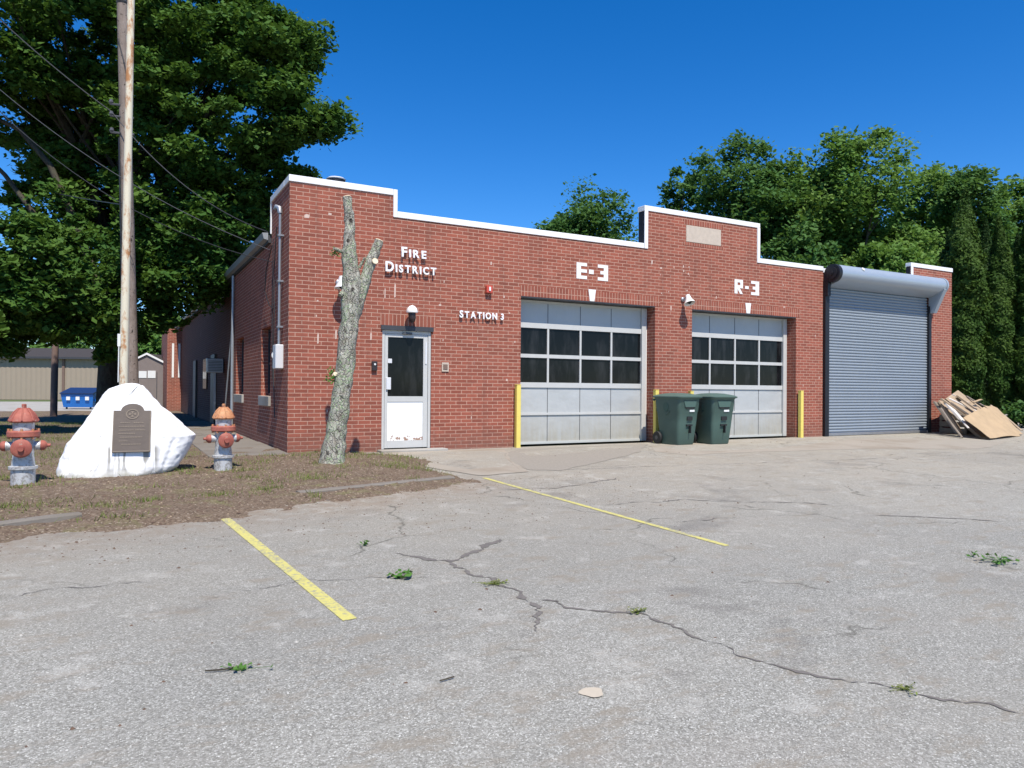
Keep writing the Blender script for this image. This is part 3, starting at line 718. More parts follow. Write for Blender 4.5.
# old paint scars on the brick
M['scar']=simple('old_paint_scars',(.56,.42,.35),.8)
mb=MB()
for (px,py,w_,h_) in ((318,338,.03,.2),(336,334,.03,.18),(371,336,.03,.15),(385,293,.02,.2),(395,290,.03,.28),(350,338,.04,.06),(652,262,.04,.1),(661,268,.06,.04),(671,308,.03,.12),(784,308,.05,.1),(440,305,.05,.04),(307,216,.09,.07),(330,214,.06,.04),(583,293,.16,.06),(604,300,.06,.04)):
    p=ony(px,py); mb.prism([(p.x-w_/2,p.z-h_/2),(p.x+w_*.4,p.z-h_*.45),(p.x+w_/2,p.z+h_*.3),(p.x-w_*.1,p.z+h_/2),(p.x-w_/2,p.z+h_*.2)],-.0025,-.0005)
rc=random.Random(5)
for k in range(34):
    x=rc.choice([rc.uniform(.1,1.5),rc.uniform(2.8,4.4),rc.uniform(8.0,8.9),rc.uniform(12.5,13.3),rc.uniform(.3,13)]); z=rc.uniform(.1,4.0) if not 4.4<x<12.4 else rc.uniform(3.2,4.0)
    if 1.6<x<2.75 and z<2.5: continue
    if 4.4<x<7.95 and z<3.15 or 8.9<x<12.4 and z<3.15: continue
    w_=rc.uniform(.012,.04); h_=rc.uniform(.015,.07); mb.prism([(x-w_/2,z-h_/2),(x+w_*.4,z-h_*.45),(x+w_/2,z+h_*.3),(x-w_*.1,z+h_/2),(x-w_/2,z+h_*.2)],-.0025,-.0005)
each(mb,'paint_scar',M['scar'],ST)

# overhead doors
def overhead(x0,x1,label):
    base=-.075; H=BT-base; y=DEP-.06; xr=x1-.12
    D=MB(); SM=MB(); xi0,xi1=x0+.0,xr-.05
    fr=[1-.0,1-.165,1-.2,1-.38,1-.405,1-.575,1-.61,1-.785,1-.80,0.0]
    Zs=[base+H*f for f in fr]
    D.box(xi0,xi1,y-.03,y+.03,Zs[2],Zs[1]); D.box(xi0,xi1,y-.028,y+.03,Zs[4],Zs[3]); D.box(xi0,xi1,y-.03,y+.03,Zs[6],Zs[5]); D.box(xi0,xi1,y-.03,y+.03,Zs[8],Zs[7]); D.box(xi0,xi1,y-.03,y+.02,base,base+.05); D.box(xi0,xi1,y-.03,y+.02,BT-.075,BT-.03)
    cw=(xi1-x0)/4
    for k in range(1,4):
        xx=x0+cw*k; D.box(xx-.022,xx+.022,y-.026,y+.028,Zs[3]+.001,Zs[2]-.001); D.box(xx-.022,xx+.022,y-.026,y+.028,Zs[5]+.001,Zs[4]-.001)
        for a,b in ((Zs[1],Zs[0]-.08),(Zs[7],Zs[6]),(base+.052,Zs[8])): SM.box(xx-.006,xx+.006,y-.011,y-.0065,a+.001,b-.001)
    D.box(xi1+.001,xr+.07,y-.06,y+.03,base,BT-.03); D.box(x0+.001,x0+.04,y-.031,y+.031,base,BT-.03)
    o=D.build('overhead_door',M['alu'],ST); o['label']=label
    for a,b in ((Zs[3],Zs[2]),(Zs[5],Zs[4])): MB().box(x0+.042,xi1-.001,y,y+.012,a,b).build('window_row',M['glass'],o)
    for a,b in ((Zs[1],BT-.076),(Zs[7],Zs[6]),(base+.05,Zs[8])): MB().box(x0+.041,xi1-.001,y-.006,y+.012,a,b).build('panel_row',M['panel'],o)
    each(SM,'seam',M['wiregrey'],o)
    MB().box(xr+.075,x1-.002,y-.02,y+.05,base,BT-.03).build('jamb',M['white'],o)
    return o
overhead(E3[0],E3[1],'left bay door of grey panels with two dark window rows'); overhead(R3[0],R3[1],'right bay door of grey panels with two dark window rows')
mb=MB(); mb.box(2.4,18.5,DEP+.6,DEP+.62,-.1,3.7); mb.build('interior_partition',M['black'],ST)
# personnel door
x0,x1=DR; zb=-.06; y=.03
fr=MB(); fr.box(x0+.002,x0+.055,y-.01,y+.06,zb,2.098,ch=.004); fr.box(x1-.055,x1-.002,y-.01,y+.06,zb,2.098,ch=.004); fr.box(x0+.056,x1-.056,y-.01,y+.06,2.04,2.098)
dof=fr.build('entry_door',M['alu'],ST)
lf=MB(); a,b=x0+.062,x1-.062
lf.box(a,a+.055,y,y+.045,zb+.02,2.035); lf.box(b-.085,b,y,y+.045,zb+.02,2.035); lf.box(a+.056,b-.086,y,y+.045,1.975,2.035); lf.box(a+.056,b-.086,y,y+.045,.80,.90); lf.box(a+.056,b-.086,y,y+.045,zb+.02,zb+.15)
lf.build('door_leaf',M['alu'],dof)
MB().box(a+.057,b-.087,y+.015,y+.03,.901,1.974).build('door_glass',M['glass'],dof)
MB().box(a+.057,b-.087,y+.010,y+.03,zb+.151,.799).build('kick_panel',M['doorwhite'],dof)
hd=MB(); hd.box(a+.02,a+.11,y-.03,y-.001,1.02,1.24,ch=.006); hd.box(a+.05,a+.13,y-.015,y-.001,1.50,1.58,ch=.004); hd.box(b-.05,b-.02,y-.012,y-.001,1.5,1.9)
each(hd,'lock_plate',M['greybox'],dof)
MB().box(2.04,2.22,y-.04,y-.011,2.03,2.07,ch=.004).build('door_closer',M['wiregrey'],dof)
MB().box(x0-.08,x1+.25,-.25,.0,-.14,-.058,ch=.01).build('doorstep',M['conc_pale'],ST)
# side windows
for (a,b) in (W2,W1):
    wn=MB(); X0=.13; wn.box(X0,X0+.05,a+.002,a+.05,WZ[0],WZ[1]-.002); wn.box(X0,X0+.05,b-.05,b-.002,WZ[0],WZ[1]-.002); wn.box(X0,X0+.05,a+.051,b-.051,WZ[1]-.05,WZ[1]-.003); wn.box(X0,X0+.05,a+.051,b-.051,WZ[0]+.001,WZ[0]+.05); wn.box(X0,X0+.05,a+.051,b-.051,1.5,1.54)
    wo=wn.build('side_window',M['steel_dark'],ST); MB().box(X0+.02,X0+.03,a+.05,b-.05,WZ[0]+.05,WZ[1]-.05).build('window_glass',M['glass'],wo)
    MB().box(-.045,.128,a-.06,b+.06,WZ[0]-.19,WZ[0]-.001,ch=.008).build('window_sill',M['conc_pale'],wo)
# details inside the shaded recess
mb=MB(); mb.box(.03,.098,11.0,12.0,-.08,2.05); mb.box(.03,.098,17,18,-.08,2.05); each(mb,'rear_door',M['steel_dark'],ST)
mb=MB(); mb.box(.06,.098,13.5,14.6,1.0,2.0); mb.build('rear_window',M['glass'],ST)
mb=MB()
for xx in (-.30,-.03): mb.box(xx,xx+.09,24.985,24.998,1.5,3.1)
each(mb,'white_strip',M['white'],ST)
p=onx(222,365,.0)
a1=thing('air_conditioner','white air conditioner box mounted in the dark side recess','air conditioner',(-.14,9.3,1.45)); a1.scale=(.6,.6,.8)
MB().box(-.35,.35,-.25,.25,0,.5,ch=.02).build('housing',M['conduit'],a1)
mb=MB()
for k in range(7): mb.box(-.3,.3,-.262,-.251,.06+k*.055,.085+k*.055)
mb.build('grille',M['wiregrey'],a1)
mb=MB(); mb.box(-.03,.03,-.2,-.14,-1.5,-.002); mb.box(-.03,.03,.14,.2,-1.5,-.002); each(mb,'stand_leg',M['conduit'],a1)
# leaning plank at the recess corner
tag(MB().tube([(-.06,7.9,.0),(.03,6.75,3.3)],.02,6).build('leaning_pole',M['gutter']),'thin grey pole leaning at the side recess corner','pole')
# roll-up door
ro=MB(); zt,zbm=3.89,-.09; n=52; ph=(zt-zbm)/n; vs=[];f=[]
for k in range(n):
    for (t_,d_) in ((0.0,.012),(.12,.002),(.35,-.014),(.6,-.016),(.82,-.006),(.93,.010)):
        z=zbm+(k+t_)*ph; vs+= [(13.52,.02+d_,z),(17.76,.02+d_,z)]
m=len(vs)//2
for i in range(m-1): f.append((2*i,2*i+1,2*i+3,2*i+2))
ro.add(vs,f); 
rd=ro.build('roller_door',M['curtain'],ST); rd['label']='tall blue-grey corrugated roll-up door'
rb=MB(); rb.box(13.52,17.76,-.025,.03,-.09,-.02,ch=.004); rb.build('bottom_bar',M['conduit'],rd)
gd=MB(); gd.box(13.37,13.52,-.075,.05,-.11,4.08,ch=.004); gd.box(17.765,17.87,-.06,.05,-.11,3.5,ch=.004); each(gd,'guide',M['black'],rd)
# hood: round top and a flat underside running back to the wall
yc,zc,r=-.25,4.06,.225
pr=[(-.012,zc+r),(yc,zc+r)]
for k in range(1,14):
    a=R(90+12*k); pr.append((yc+r*math.cos(a), zc+r*math.sin(a)))
pr+=[(-.012,3.74)]
def hood(x0,x1,pr,name,mat,par):
    n=len(pr); vs=[(x0,y,z) for y,z in pr]+[(x1,y,z) for y,z in pr]
    return MB().add(vs,[tuple(range(n)),tuple(range(2*n-1,n-1,-1))]+[(i,(i+1)%n,(i+1)%n+n,i+n) for i in range(n)]).build(name,mat,par,True,35)
hd=hood(13.50,17.9,pr,'hood',M['hood'],rd)
pr2=[(y*1.03-.006 if y<-.1 else y,(z-zc)*1.04+zc) for y,z in pr]; hood(17.9,17.97,pr2,'hood_band',M['hood'],rd)
# right end bracket plate running down to the wall
MB().add([(17.80,-.012,3.30),(17.80,-.16,3.30),(17.80,-.46,3.94),(17.80,-.38,4.06),(17.80,-.012,4.06),(17.94,-.012,3.30),(17.94,-.16,3.30),(17.94,-.46,3.94),(17.94,-.38,4.06),(17.94,-.012,4.06)],[(0,1,2,3,4),(9,8,7,6,5),(0,5,6,1),(1,6,7,2),(2,7,8,3),(3,8,9,4),(4,9,5,0)]).build('end_bracket',M['hood'],rd)
ec=MB(); Mx=Matrix.Translation((13.44,yc,zc))@Matrix.Rotation(R(90),4,'Y'); ec.lathe([(r*1.03,-.06),(r*1.03,.058),(r*.8,.06)],28,Mx); ec.lathe([(r*.7,-.085),(r*.7,-.061)],20,Mx); ec.lathe([(.06,-.11),(.06,-.086)],12,Mx); ec.box(13.37,13.48,-.14,-.08,3.5,4.2)
ec.build('end_cap',M['black'],rd,True)
MB().lathe([(.05,0),(.05,.012),(.03,.02)],12,Matrix.Translation((14.35,yc-.18,zc+.15))@Matrix.Rotation(R(55),4,'X')).build('rivet_plate',M['label'],rd)
# roof vent behind the parapet
vp=ony(336,185,3.0)
vt=thing('roof_vent','black round roof vent with pale cap above the left parapet','vent',(vp.x,3.0,3.95))
MB().lathe([(.14,0),(.14,1.35),(.19,1.38),(.19,1.58)],20).build('pipe',M['black'],vt,True); MB().lathe([(.20,1.582),(.21,1.60),(.17,1.63),(.05,1.65)],20).build('cap',M['greybox'],vt,True)

# ------------------------------------------------------------------ wall mounted things
def lamp(x,z,label,h=.30,tilt=0.0,proj=.22,mat='white'):
    t=thing('wall_lamp',label,'lamp',(x,0,z),group='lamps on the front wall')
    MB().lathe([(.055,0),(.055,.03),(.03,.05)],14,Matrix.Translation((0,0,.02))@Matrix.Rotation(R(90),4,'X')).build('wall_plate',M['conduit'],t,True)
    MB().tube([(0,-.03,.02),(0,-proj*.6,.06),(0,-proj,.05)],.014,8).build('arm',M['conduit'],t)
    Mt=Matrix.Translation((0,-proj,.06))@Matrix.Rotation(tilt,4,'X')
    MB().lathe([(.03,.05),(.045,.045),(.055,0),(.075,-.07),(.125,-.15),(.13,-.16),(.12,-.158),(.07,-.07),(.04,0)],22,Mt).build('shade',M[mat],t,True)
    MB().lathe([(.02,-.03),(.05,-.10),(.055,-.13),(.03,-.165),(.005,-.17)],14,Mt).build('bulb',M['black'],t,True)
    return t
p=ony(682.5,300.5); lamp(p.x,p.z,'white bell-shaped lamp on the brick pier between the two bays',tilt=R(-22),proj=.18)
p=ony(340,287); lamp(p.x-.03,p.z+.05,'grey bell-shaped lamp on the brick behind the cut tree',tilt=R(-5),proj=.22,mat='greybox')
p=ony(408.8,312.5)
t=thing('entry_lamp','white-domed jar lamp with black body above the white door','lamp',(p.x,0,p.z))
MB().tube([(0,0,.02),(0,-.10,.05),(0,-.17,.05)],.018,8).build('arm',M['conduit'],t)
MB().lathe([(.10,-.02),(.105,0),(.085,.06),(.05,.10),(.01,.115)],20,Matrix.Translation((0,-.17,.0))).build('dome',M['white'],t,True)
MB().lathe([(.03,-.20),(.055,-.17),(.07,-.12),(.065,-.021)],18,Matrix.Translation((0,-.17,0))).build('globe',M['intercom'],t,True)
p=ony(488,290)
t=thing('fire_alarm','small red alarm strobe box on the brick left of the first bay','alarm',(p.x,0,p.z))
MB().box(-.065,.065,-.08,-.002,-.065,.075,ch=.008).build('body',M['redplastic'],t); MB().box(-.02,.02,-.095,-.081,-.03,.05,ch=.004).build('strobe',M['label'],t)
p=ony(374,366)
t=thing('intercom','small dark intercom on the brick left of the white door','intercom',(p.x,0,p.z))
MB().box(-.05,.05,-.05,-.002,-.085,.085,ch=.008).build('body',M['intercom'],t); MB().lathe([(.018,0),(.018,.012)],12,Matrix.Translation((0,-.051,.03))@Matrix.Rotation(R(90),4,'X')).build('button',M['label'],t)
p=ony(445,367)
t=thing('key_box','small square box in a pale frame on the brick right of the white door','key box',(p.x,0,p.z))
f_=MB(); 
for a,b,c,d in ((-.07,.07,.05,.085),(-.07,.07,-.085,-.05),(-.07,-.045,-.049,.049),(.045,.07,-.049,.049)): f_.box(a,b,-.02,-.002,c,d)
f_.build('frame',M['plaqueconc'],t); MB().box(-.044,.044,-.03,-.003,-.049,.049,ch=.005).build('box',M['postbrown'],t)
# raised letters
def lettering(name,label,text,x0,x1,zb,hb,hs,thick=.03,stand=.035):
    root=thing(name,label,'lettering',(x0,0,zb)); glyph=[]; x=0
    for i,ch in enumerate(text):
        if ch==' ': x+=hs*.45; continue
        cu_=bpy.data.curves.new('letter','FONT'); cu_.body=ch; hgt=hb if (i==0) else hs
        cu_.size=1; cu_.extrude=.03; cu_.offset=.028; ob=bpy.data.objects.new('tmp',cu_); COL.objects.link(ob)
        dg=bpy.context.evaluated_depsgraph_get(); me=bpy.data.meshes.new_from_object(ob.evaluated_get(dg)); COL.objects.unlink(ob); bpy.data.objects.remove(ob)
        co=np.array([v.co[:] for v in me.vertices]); mn=co.min(0);mx=co.max(0); k=hgt/(mx[1]-mn[1])
        kx=k*(.92 if ch not in 'I' else 1)
        co2=np.stack([(co[:,0]-mn[0])*kx, -(co[:,2]/.03*thick/2), (co[:,1]-mn[1])*k],-1)
        me.vertices.foreach_set('co',co2.ravel().astype(np.float32)); me.update(); me.name='letter'; me.materials.append(M['letterw'])
        glyph.append((me,x)); x+=(mx[0]-mn[0])*kx+hs*.26
    tot=x-hs*.26; s=(x1-x0)/tot
    for me,xx in glyph:
        o=bpy.data.objects.new('letter',me); COL.objects.link(o); o.parent=root; o.location=(xx*s,-stand-thick/2,0); o.scale=(s,1,1)
    pins=MB()
    for me,xx in glyph:
        c=max(v.co.x for v in me.vertices)*s/2; pins.tube([(xx*s+c*.3,-stand-.004,.02),(xx*s+c*.3,0,.02)],.006,5)
    each(pins,'pin',M['conduit'],root)
    return root
lettering('wall_lettering','raised white FIRE lettering high on the brick, upper line','FIRE',1.98,2.46,3.44,.18,.145)
lettering('wall_lettering','raised white DISTRICT lettering just below the FIRE line','DISTRICT',1.68,2.66,3.15,.18,.14)
lettering('wall_lettering','small raised white STATION 3 lettering left of the first bay','STATION 3',3.15,4.09,2.395,.14,.125,.025,.03)
# electric service on the side wall
sv=thing('electric_meter','white meter box with round meter low on the left side wall','meter',(0,.50,1.37))
MB().box(-.14,-.002,-.13,.13,0,.42,ch=.012).build('box',M['greybox'],sv); MB().lathe([(.085,0),(.085,.05),(.07,.09),(.03,.10)],18,Matrix.Translation((-.07,.131,.24))@Matrix.Rotation(R(-90),4,'X')).build('meter_glass',M['label'],sv,True)
cdt=thing('service_conduit','grey vertical service conduit with hooded top beside the building corner','conduit',(0,.50,1.79))
MB().tube([(-.06,0,0),(-.06,0,2.3)],.024,10).build('pipe',M['conduit'],cdt,True)
MB().tube([(-.06,0,2.3),(-.07,.02,2.40),(-.11,.08,2.43),(-.13,.12,2.39)],[.04,.05,.045,.03],10).build('weatherhead',M['conduit'],cdt,True)
mb=MB(); 
for z in (.3,1.1,1.9): mb.box(-.10,-.001,-.05,.05,z,z+.03)
each(mb,'strap',M['conduit'],cdt)
mb=MB(); mb.tube([(-.03,.98,3.95),(-.03,1.2,3.2),(-.03,1.12,2.4),(-.03,1.15,1.4),(-.03,1.0,.5)],.010,5); mb.tube([(-.03,1.4,3.7),(-.05,1.9,3.3),(-.05,2.0,2.9),(-.04,1.6,2.6),(-.03,1.25,2.5)],.010,5); mb.tube([(-.03,1.3,3.8),(-.03,1.32,2.6),(-.03,1.25,1.2)],.008,5)
tag(mb.build('wall_cable',M['wire']),'black cables looping down the side wall beside the conduit','cable')
ds=MB(); ds.tube([(-.05,6.45,3.8),(-.05,6.45,.05)],.035,8); tag(ds.build('downspout',M['gutter']),'grey downspout at the far end of the lit side wall','downspout')

# ------------------------------------------------------------------ bollards
bx=[(4.39,1.24),(7.85,1.16),(8.85,1.14),(12.44,1.17)]
labs=['yellow square post left of the first bay','yellow square post right of the first bay, left of the bins','yellow square post left of the second bay, behind the bins','yellow square post right of the second bay']
def bollard(x,h,lab):
    y=-.10; t=thing('bollard',lab,'bollard',(x,y,gz(y)),group='yellow posts beside the bays')
    MB().box(-.048,.048,-.048,.048,-.03,h-.012,ch=.008).build('post',M['yellow'],t); MB().box(-.051,.051,-.051,.051,h-.0115,h,ch=.004).build('cap',M['yellow'],t)
for (x,h),l in zip(bx,labs): bollard(x,h,l)

# ------------------------------------------------------------------ wheeled bins
def make_bin(label):
    t=thing('wheeled_bin',label,'bin',group='green wheeled bins')
    H=.99
    def ring(z,w,d,c=.06,bul=0):   # width, depth
        pts=[]
        for sx,sy in ((1,-1),(1,1),(-1,1),(-1,-1)):
            for k in range(4):
                a={(1,-1):-90,(1,1):0,(-1,1):90,(-1,-1):180}[(sx,sy)]+k*30
                pts.append((sx*(w/2-c)+c*math.cos(R(a)), sy*(d/2-c)+c*math.sin(R(a)), z))
        return pts
    lv=[(0,.50,.52,.05),(.03,.53,.56,.06),(.45,.60,.67,.07),(.70,.64,.73,.08),(.72,.655,.75,.08),(.97,.68,.80,.08),(1.0,.72,.84,.08)]
    vs=[];f=[]; n=16
    for z,w_,d,c in lv: vs+=ring(z*H,w_,d,c)
    for i in range(len(lv)-1):
        for k in range(n): f.append((i*n+k,i*n+(k+1)%n,(i+1)*n+(k+1)%n,(i+1)*n+k))
    f.append(tuple(range(n))[::-1]); f.append(tuple((len(lv)-1)*n+k for k in range(n)))
    MB().add(vs,f).build('body',M['bingreen'],t,True,30)
    lv=[(1.001,.76,.90,.09),(1.03,.77,.92,.09),(1.06,.70,.80,.12),(1.095,.45,.5,.15),(1.105,.2,.2,.08)]
    vs=[];f=[]
    for z,w_,d,c in lv: vs+=ring(z*H,w_,d,c)
    for i in range(len(lv)-1):
        for k in range(n): f.append((i*n+k,i*n+(k+1)%n,(i+1)*n+(k+1)%n,(i+1)*n+k))
    f.append(tuple(range(n))[::-1]); f.append(tuple((len(lv)-1)*n+k for k in range(n)))
    MB().add(vs,f).build('lid',M['binlid'],t,True,50)
    # front: grab recess lips, catch bar pocket
    hb=MB(); hb.prism([(-.20,.93),(.20,.93),(.15,.80),(-.15,.80)],-.405,-.36); hb.build('front_lip',M['bingreen'],t)
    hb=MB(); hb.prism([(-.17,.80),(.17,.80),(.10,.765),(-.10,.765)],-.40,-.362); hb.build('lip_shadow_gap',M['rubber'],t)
    pk=MB(); pk.box(-.06,.10,-.372,-.30,.52,.60); pk.box(-.07,.11,-.362,-.29,.40,.435); pk.box(.03,.05,-.385,-.30,.25,.42); each(pk,'catch_bar',M['rubber'],t)
    sd_=MB(); sd_.add([(-.34,-.10,.70),(-.34,.12,.70),(-.33,.02,.62),(-.30,-.10,.70),(-.30,.12,.70),(-.30,.02,.62)],[(0,1,2),(5,4,3),(0,2,5,3),(1,4,5,2),(0,3,4,1)]); sd_.build('side_grip',M['bingreen'],t)
    MB().box(.0,.15,-.384,-.36,.70,.742).build('sticker',M['label'],t)
    MB().lathe([(.075,-.02),(.075,.006)],20,Matrix.Translation((-.336,0.02,.80))@Matrix.Rotation(R(-90),4,'Y')@Matrix.Diagonal((1.3,1,1,1))).build('emblem',M['binlogo'],t)
    for s in (-1,1):
        wl=MB().lathe([(.05,-.035),(.125,-.035),(.135,-.02),(.135,.02),(.125,.035),(.05,.035)],20,Matrix.Translation((s*.32,.30,.135))@Matrix.Rotation(R(90),4,'Y')).build('wheel',M['rubber'],t,True)
        MB().lathe([(.045,-.037),(.045,.037)],12,Matrix.Translation((s*.32,.30,.135))@Matrix.Rotation(R(90),4,'Y')).build('hub',M['wiregrey'],wl,True)
    MB().tube([(-.28,.44,.93),(-.28,.50,.95),(.28,.50,.95),(.28,.44,.93)],.018,8).build('handle',M['bingreen'],t)
    return t
b1=make_bin('green wheeled bin on the left of the pair, before the brick pier')
p=onground(678,446); b1.location=(p.x+.34,p.y+.42,gz(p.y+.42)); b1.scale=(.93,.95,1); b1.rotation_euler=(0,0,R(4))
b2=copy_tree(b1); b2['label']='green wheeled bin on the right of the pair, before the second bay'
p=onground(716,445.5); b2.location=(p.x+.30,p.y+.42,gz(p.y+.42)); b2.scale=(.93,.95,1); b2.rotation_euler=(0,0,R(-3))

# ------------------------------------------------------------------ hydrants
def make_hydrant(label,bonnet):
    t=thing('fire_hydrant',label,'hydrant',group='painted fire hydrants beside the boulder')
    MB().lathe([(.122,-.04),(.122,.17),(.145,.175),(.145,.205),(.118,.21),(.105,.34),(.11,.50),(.125,.53)],28).build('barrel',M['silver'],t,True)
    MB().lathe([(.15,.535),(.165,.545),(.165,.595),(.15,.61)],28).build('flange',M['red'],t,True)
    mb=MB()
    for k in range(8):
        a=k*math.pi/4; mb.lathe([(.014,.515),(.014,.63)],6,Matrix.Translation((.145*math.cos(a),.145*math.sin(a),0)))
    each(mb,'bolt',M['rustred'],t)
    MB().lathe([(.105,.611),(.108,.70)],28).build('neck',M['silver'],t,True)
    MB().lathe([(.135,.701),(.148,.715),(.14,.74),(.105,.80),(.06,.855),(.035,.865)],28).build('bonnet',M[bonnet],t,True)
    mb=MB()
    for k in range(8):
        a=k*math.pi/4; mb.tube([(.147*math.cos(a),.147*math.sin(a),.72),(.105*math.cos(a),.105*math.sin(a),.805),(.05*math.cos(a),.05*math.sin(a),.862)],.010,5)
    mb.build('rib',M[bonnet],t)
    MB().lathe([(.026,.86),(.026,.905),(.018,.91)],5).build('operating_nut',M[bonnet],t)
    # pumper nozzle facing front
    Mf=Matrix.Translation((0,-.09,.415))@Matrix.Rotation(R(90),4,'X')
    MB().lathe([(.085,-.02),(.085,.05)],24,Mf).build('pumper_nozzle',M['silver'],t,True)
    c=MB().lathe([(.098,.051),(.104,.06),(.104,.085),(.085,.10),(.035,.105),(.03,.13)],24,Mf).build('pumper_cap',M['red'],t,True)
    for s in (-1,1):
        Ms=Matrix.Translation((s*.09,0,.435))@Matrix.Rotation(R(90*s),4,'Y')
        MB().lathe([(.05,0),(.05,.065),(.055,.07),(.055,.078)],18,Ms).build('hose_nozzle',M['silver'],t,True)
        MB().lathe([(.056,.079),(.06,.085),(.055,.115),(.035,.135),(.02,.145),(.018,.175)],18,Ms).build('hose_cap',M['red'],t,True)
    return t
h1=make_hydrant('silver and red fire hydrant at the left picture edge, left of the boulder','red')
h1.scale=(1.04,1.04,1.05); p=onground(23,482,.04); h1.location=(p.x,p.y,soil_z(p.x,p.y)-.01); h1.rotation_euler=(0,0,R(-2))
h2=make_hydrant('silver fire hydrant with rustier orange bonnet, right of the boulder','rustred')
p=onground(223,469,.04); h2.location=(p.x,p.y,soil_z(p.x,p.y)-.01); h2.rotation_euler=(0,0,R(6)); h2.scale=(.98,.98,1.01)

# ------------------------------------------------------------------ painted boulder with plaque
pc=onground(129,476,.03); RK=thing('boulder','large white painted boulder carrying a bronze plaque, between two hydrants','boulder',(pc.x,pc.y+.42,soil_z(pc.x,pc.y)-.02),R(-6))
outl=[(0.0,-.81,.46),(.03,-.82,.53),(.10,-.80,.62),(.25,-.76,.71),(.41,-.69,.78),(.5,-.63,.81),(.56,-.59,.75),(.65,-.53,.65),(.72,-.49,.57),(.82,-.43,.47),(.87,-.40,.41),(.95,-.335,.33),(1.0,-.30,.28),(1.06,-.265,.225),(1.10,-.22,.19),(1.14,-.13,.165),(1.17,-.06,.12)]
nl=110; na=200; vs=[]
zz=np.linspace(0,1.17,nl); ol=np.array(outl)
for z in zz:
    xl=np.interp(z,ol[:,0],ol[:,1]); xr=np.interp(z,ol[:,0],ol[:,2]); k=z/1.17
    yf=-.45+.30*k**1.2; yb=.48-.42*k; 
    sh=(1-max(0,(k-.9)/.1)**2*.5)
    cx=(xl+xr)/2; hx=(xr-xl)/2; cy=(yf+yb)/2; hy=(yb-yf)/2*sh
    for i in range(na):
        a=2*math.pi*i/na; e=.62
        c_,s_=math.cos(a),math.sin(a); x=cx+hx*math.copysign(abs(c_)**.85,c_); y=cy+hy*math.copysign(abs(s_)**e,s_)
        q=Vector((x,y,z)); dn=.022*noise.noise(q*2.3)+.02*abs(noise.noise(q*5))+.010*noise.noise(q*11)+.006*noise.noise(q*21)
        ridge=noise.noise(q*1.4+Vector((4,0,0))); 
        gr=0.0
        if y<0:
            for (ax,az,bx_,bz_,wd,dp) in ((.15,1.18,-.02,.95,.013,.03),(-.13,.98,-.30,.50,.012,.018),(-.30,.50,-.40,.0,.014,.022),(.02,1.14,-.06,1.0,.016,.015),(.62,.60,.45,.1,.03,.012)):
                ux,uz=bx_-ax,bz_-az; tt=max(0,min(1,((x-ax)*ux+(z-az)*uz)/(ux*ux+uz*uz))); dd_=math.hypot(x-ax-tt*ux,z-az-tt*uz); gr-=dp*math.exp(-(dd_/wd)**2)
        v=Vector((c_,s_,0)); sm_=lambda t: max(0,min(1,t))**2*(3-2*max(0,min(1,t)))
        mk=0 if y>=0 else sm_((x+.30)/.10)*sm_((.44-x)/.10)*sm_((z-.20)/.10)*sm_((1.08-z)/.12)
        q+=v*((dn+gr+.02*abs(ridge))*(1-mk)-.004*mk); q.z=q.z*1.02+.02*noise.noise(q*3+Vector((0,7,0)))
        vs.append(q)
f=[]
for i in range(nl-1):
    for k in range(na): f.append((i*na+k,i*na+(k+1)%na,(i+1)*na+(k+1)%na,(i+1)*na+k))
top=sum((vs[(nl-1)*na+k] for k in range(na)),Vector())/na+Vector((0,0,.015)); vs.append(top)
for k in range(na): f.append(((nl-1)*na+k,(nl-1)*na+(k+1)%na,nl*na))
f.append(tuple(range(na))[::-1])
MB().add(vs,f).build('stone',M['rock'],RK,True,60)
# plaque (leaning with the stone's face)
Mp=Matrix.Translation((.065,-.425,.318))@Matrix.Rotation(R(-15.5),4,'X')@Matrix.Diagonal((.90,1,1.10,1))
pl=[(-.245,0),(.245,0),(.245,.50),(.15,.50)]+[(.15*math.cos(R(a))*1.0,.50+.085*math.sin(R(a))) for a in range(10,180,20)]+[(-.15,.50),(-.245,.50)]
pq=MB().prism(pl,-.0,.035,Mp).build('plaque',M['bronze'],RK)
b=MB()
for a,b_,c,d in ((-.245,.245,0,.014),(-.245,-.231,.015,.499),(.231,.245,.015,.499)): b.box(a,b_,-.008,-.001,c,d,M=Mp)
b.build('rim',M['bronze_light'],pq)
b=MB()
for k,(z,wl,wr) in enumerate(((.345,-.15,-.03),(.345,.02,.15),(.30,-.17,.16),(.255,-.16,.02),(.255,.04,.17),(.215,-.17,.04),(.17,-.15,.14),(.125,-.16,-.05),(.085,-.13,.12))):
    x=wl
    while x<wr:
        l_=random.uniform(.015,.035); b.box(x,min(wr,x+l_),-.004,-.0005,z,z+.012,M=Mp); x+=l_+.006
b.build('raised_line',M['bronze_light'],pq)
em=MB()
n=24
for k in range(n):
    a0=2*math.pi*k/n; a1=2*math.pi*(k+1)/n
    em.prism([(.085*math.cos(a0),.455+.062*math.sin(a0)),(.085*math.cos(a1),.455+.062*math.sin(a1)),(.07*math.cos(a1),.455+.049*math.sin(a1)),(.07*math.cos(a0),.455+.049*math.sin(a0))],-.006,-.001,Mp)
for s in (0,90,180,270):
    c_,s_=math.cos(R(s)),math.sin(R(s)); tri=[(0,0),(.045,.02),(.045,-.02)]; em.prism([(c_*x-s_*y,.455+(s_*x+c_*y)*.8) for x,y in tri][::1],-.005,-.001,Mp)
em.build('emblem',M['bronze_light'],pq)

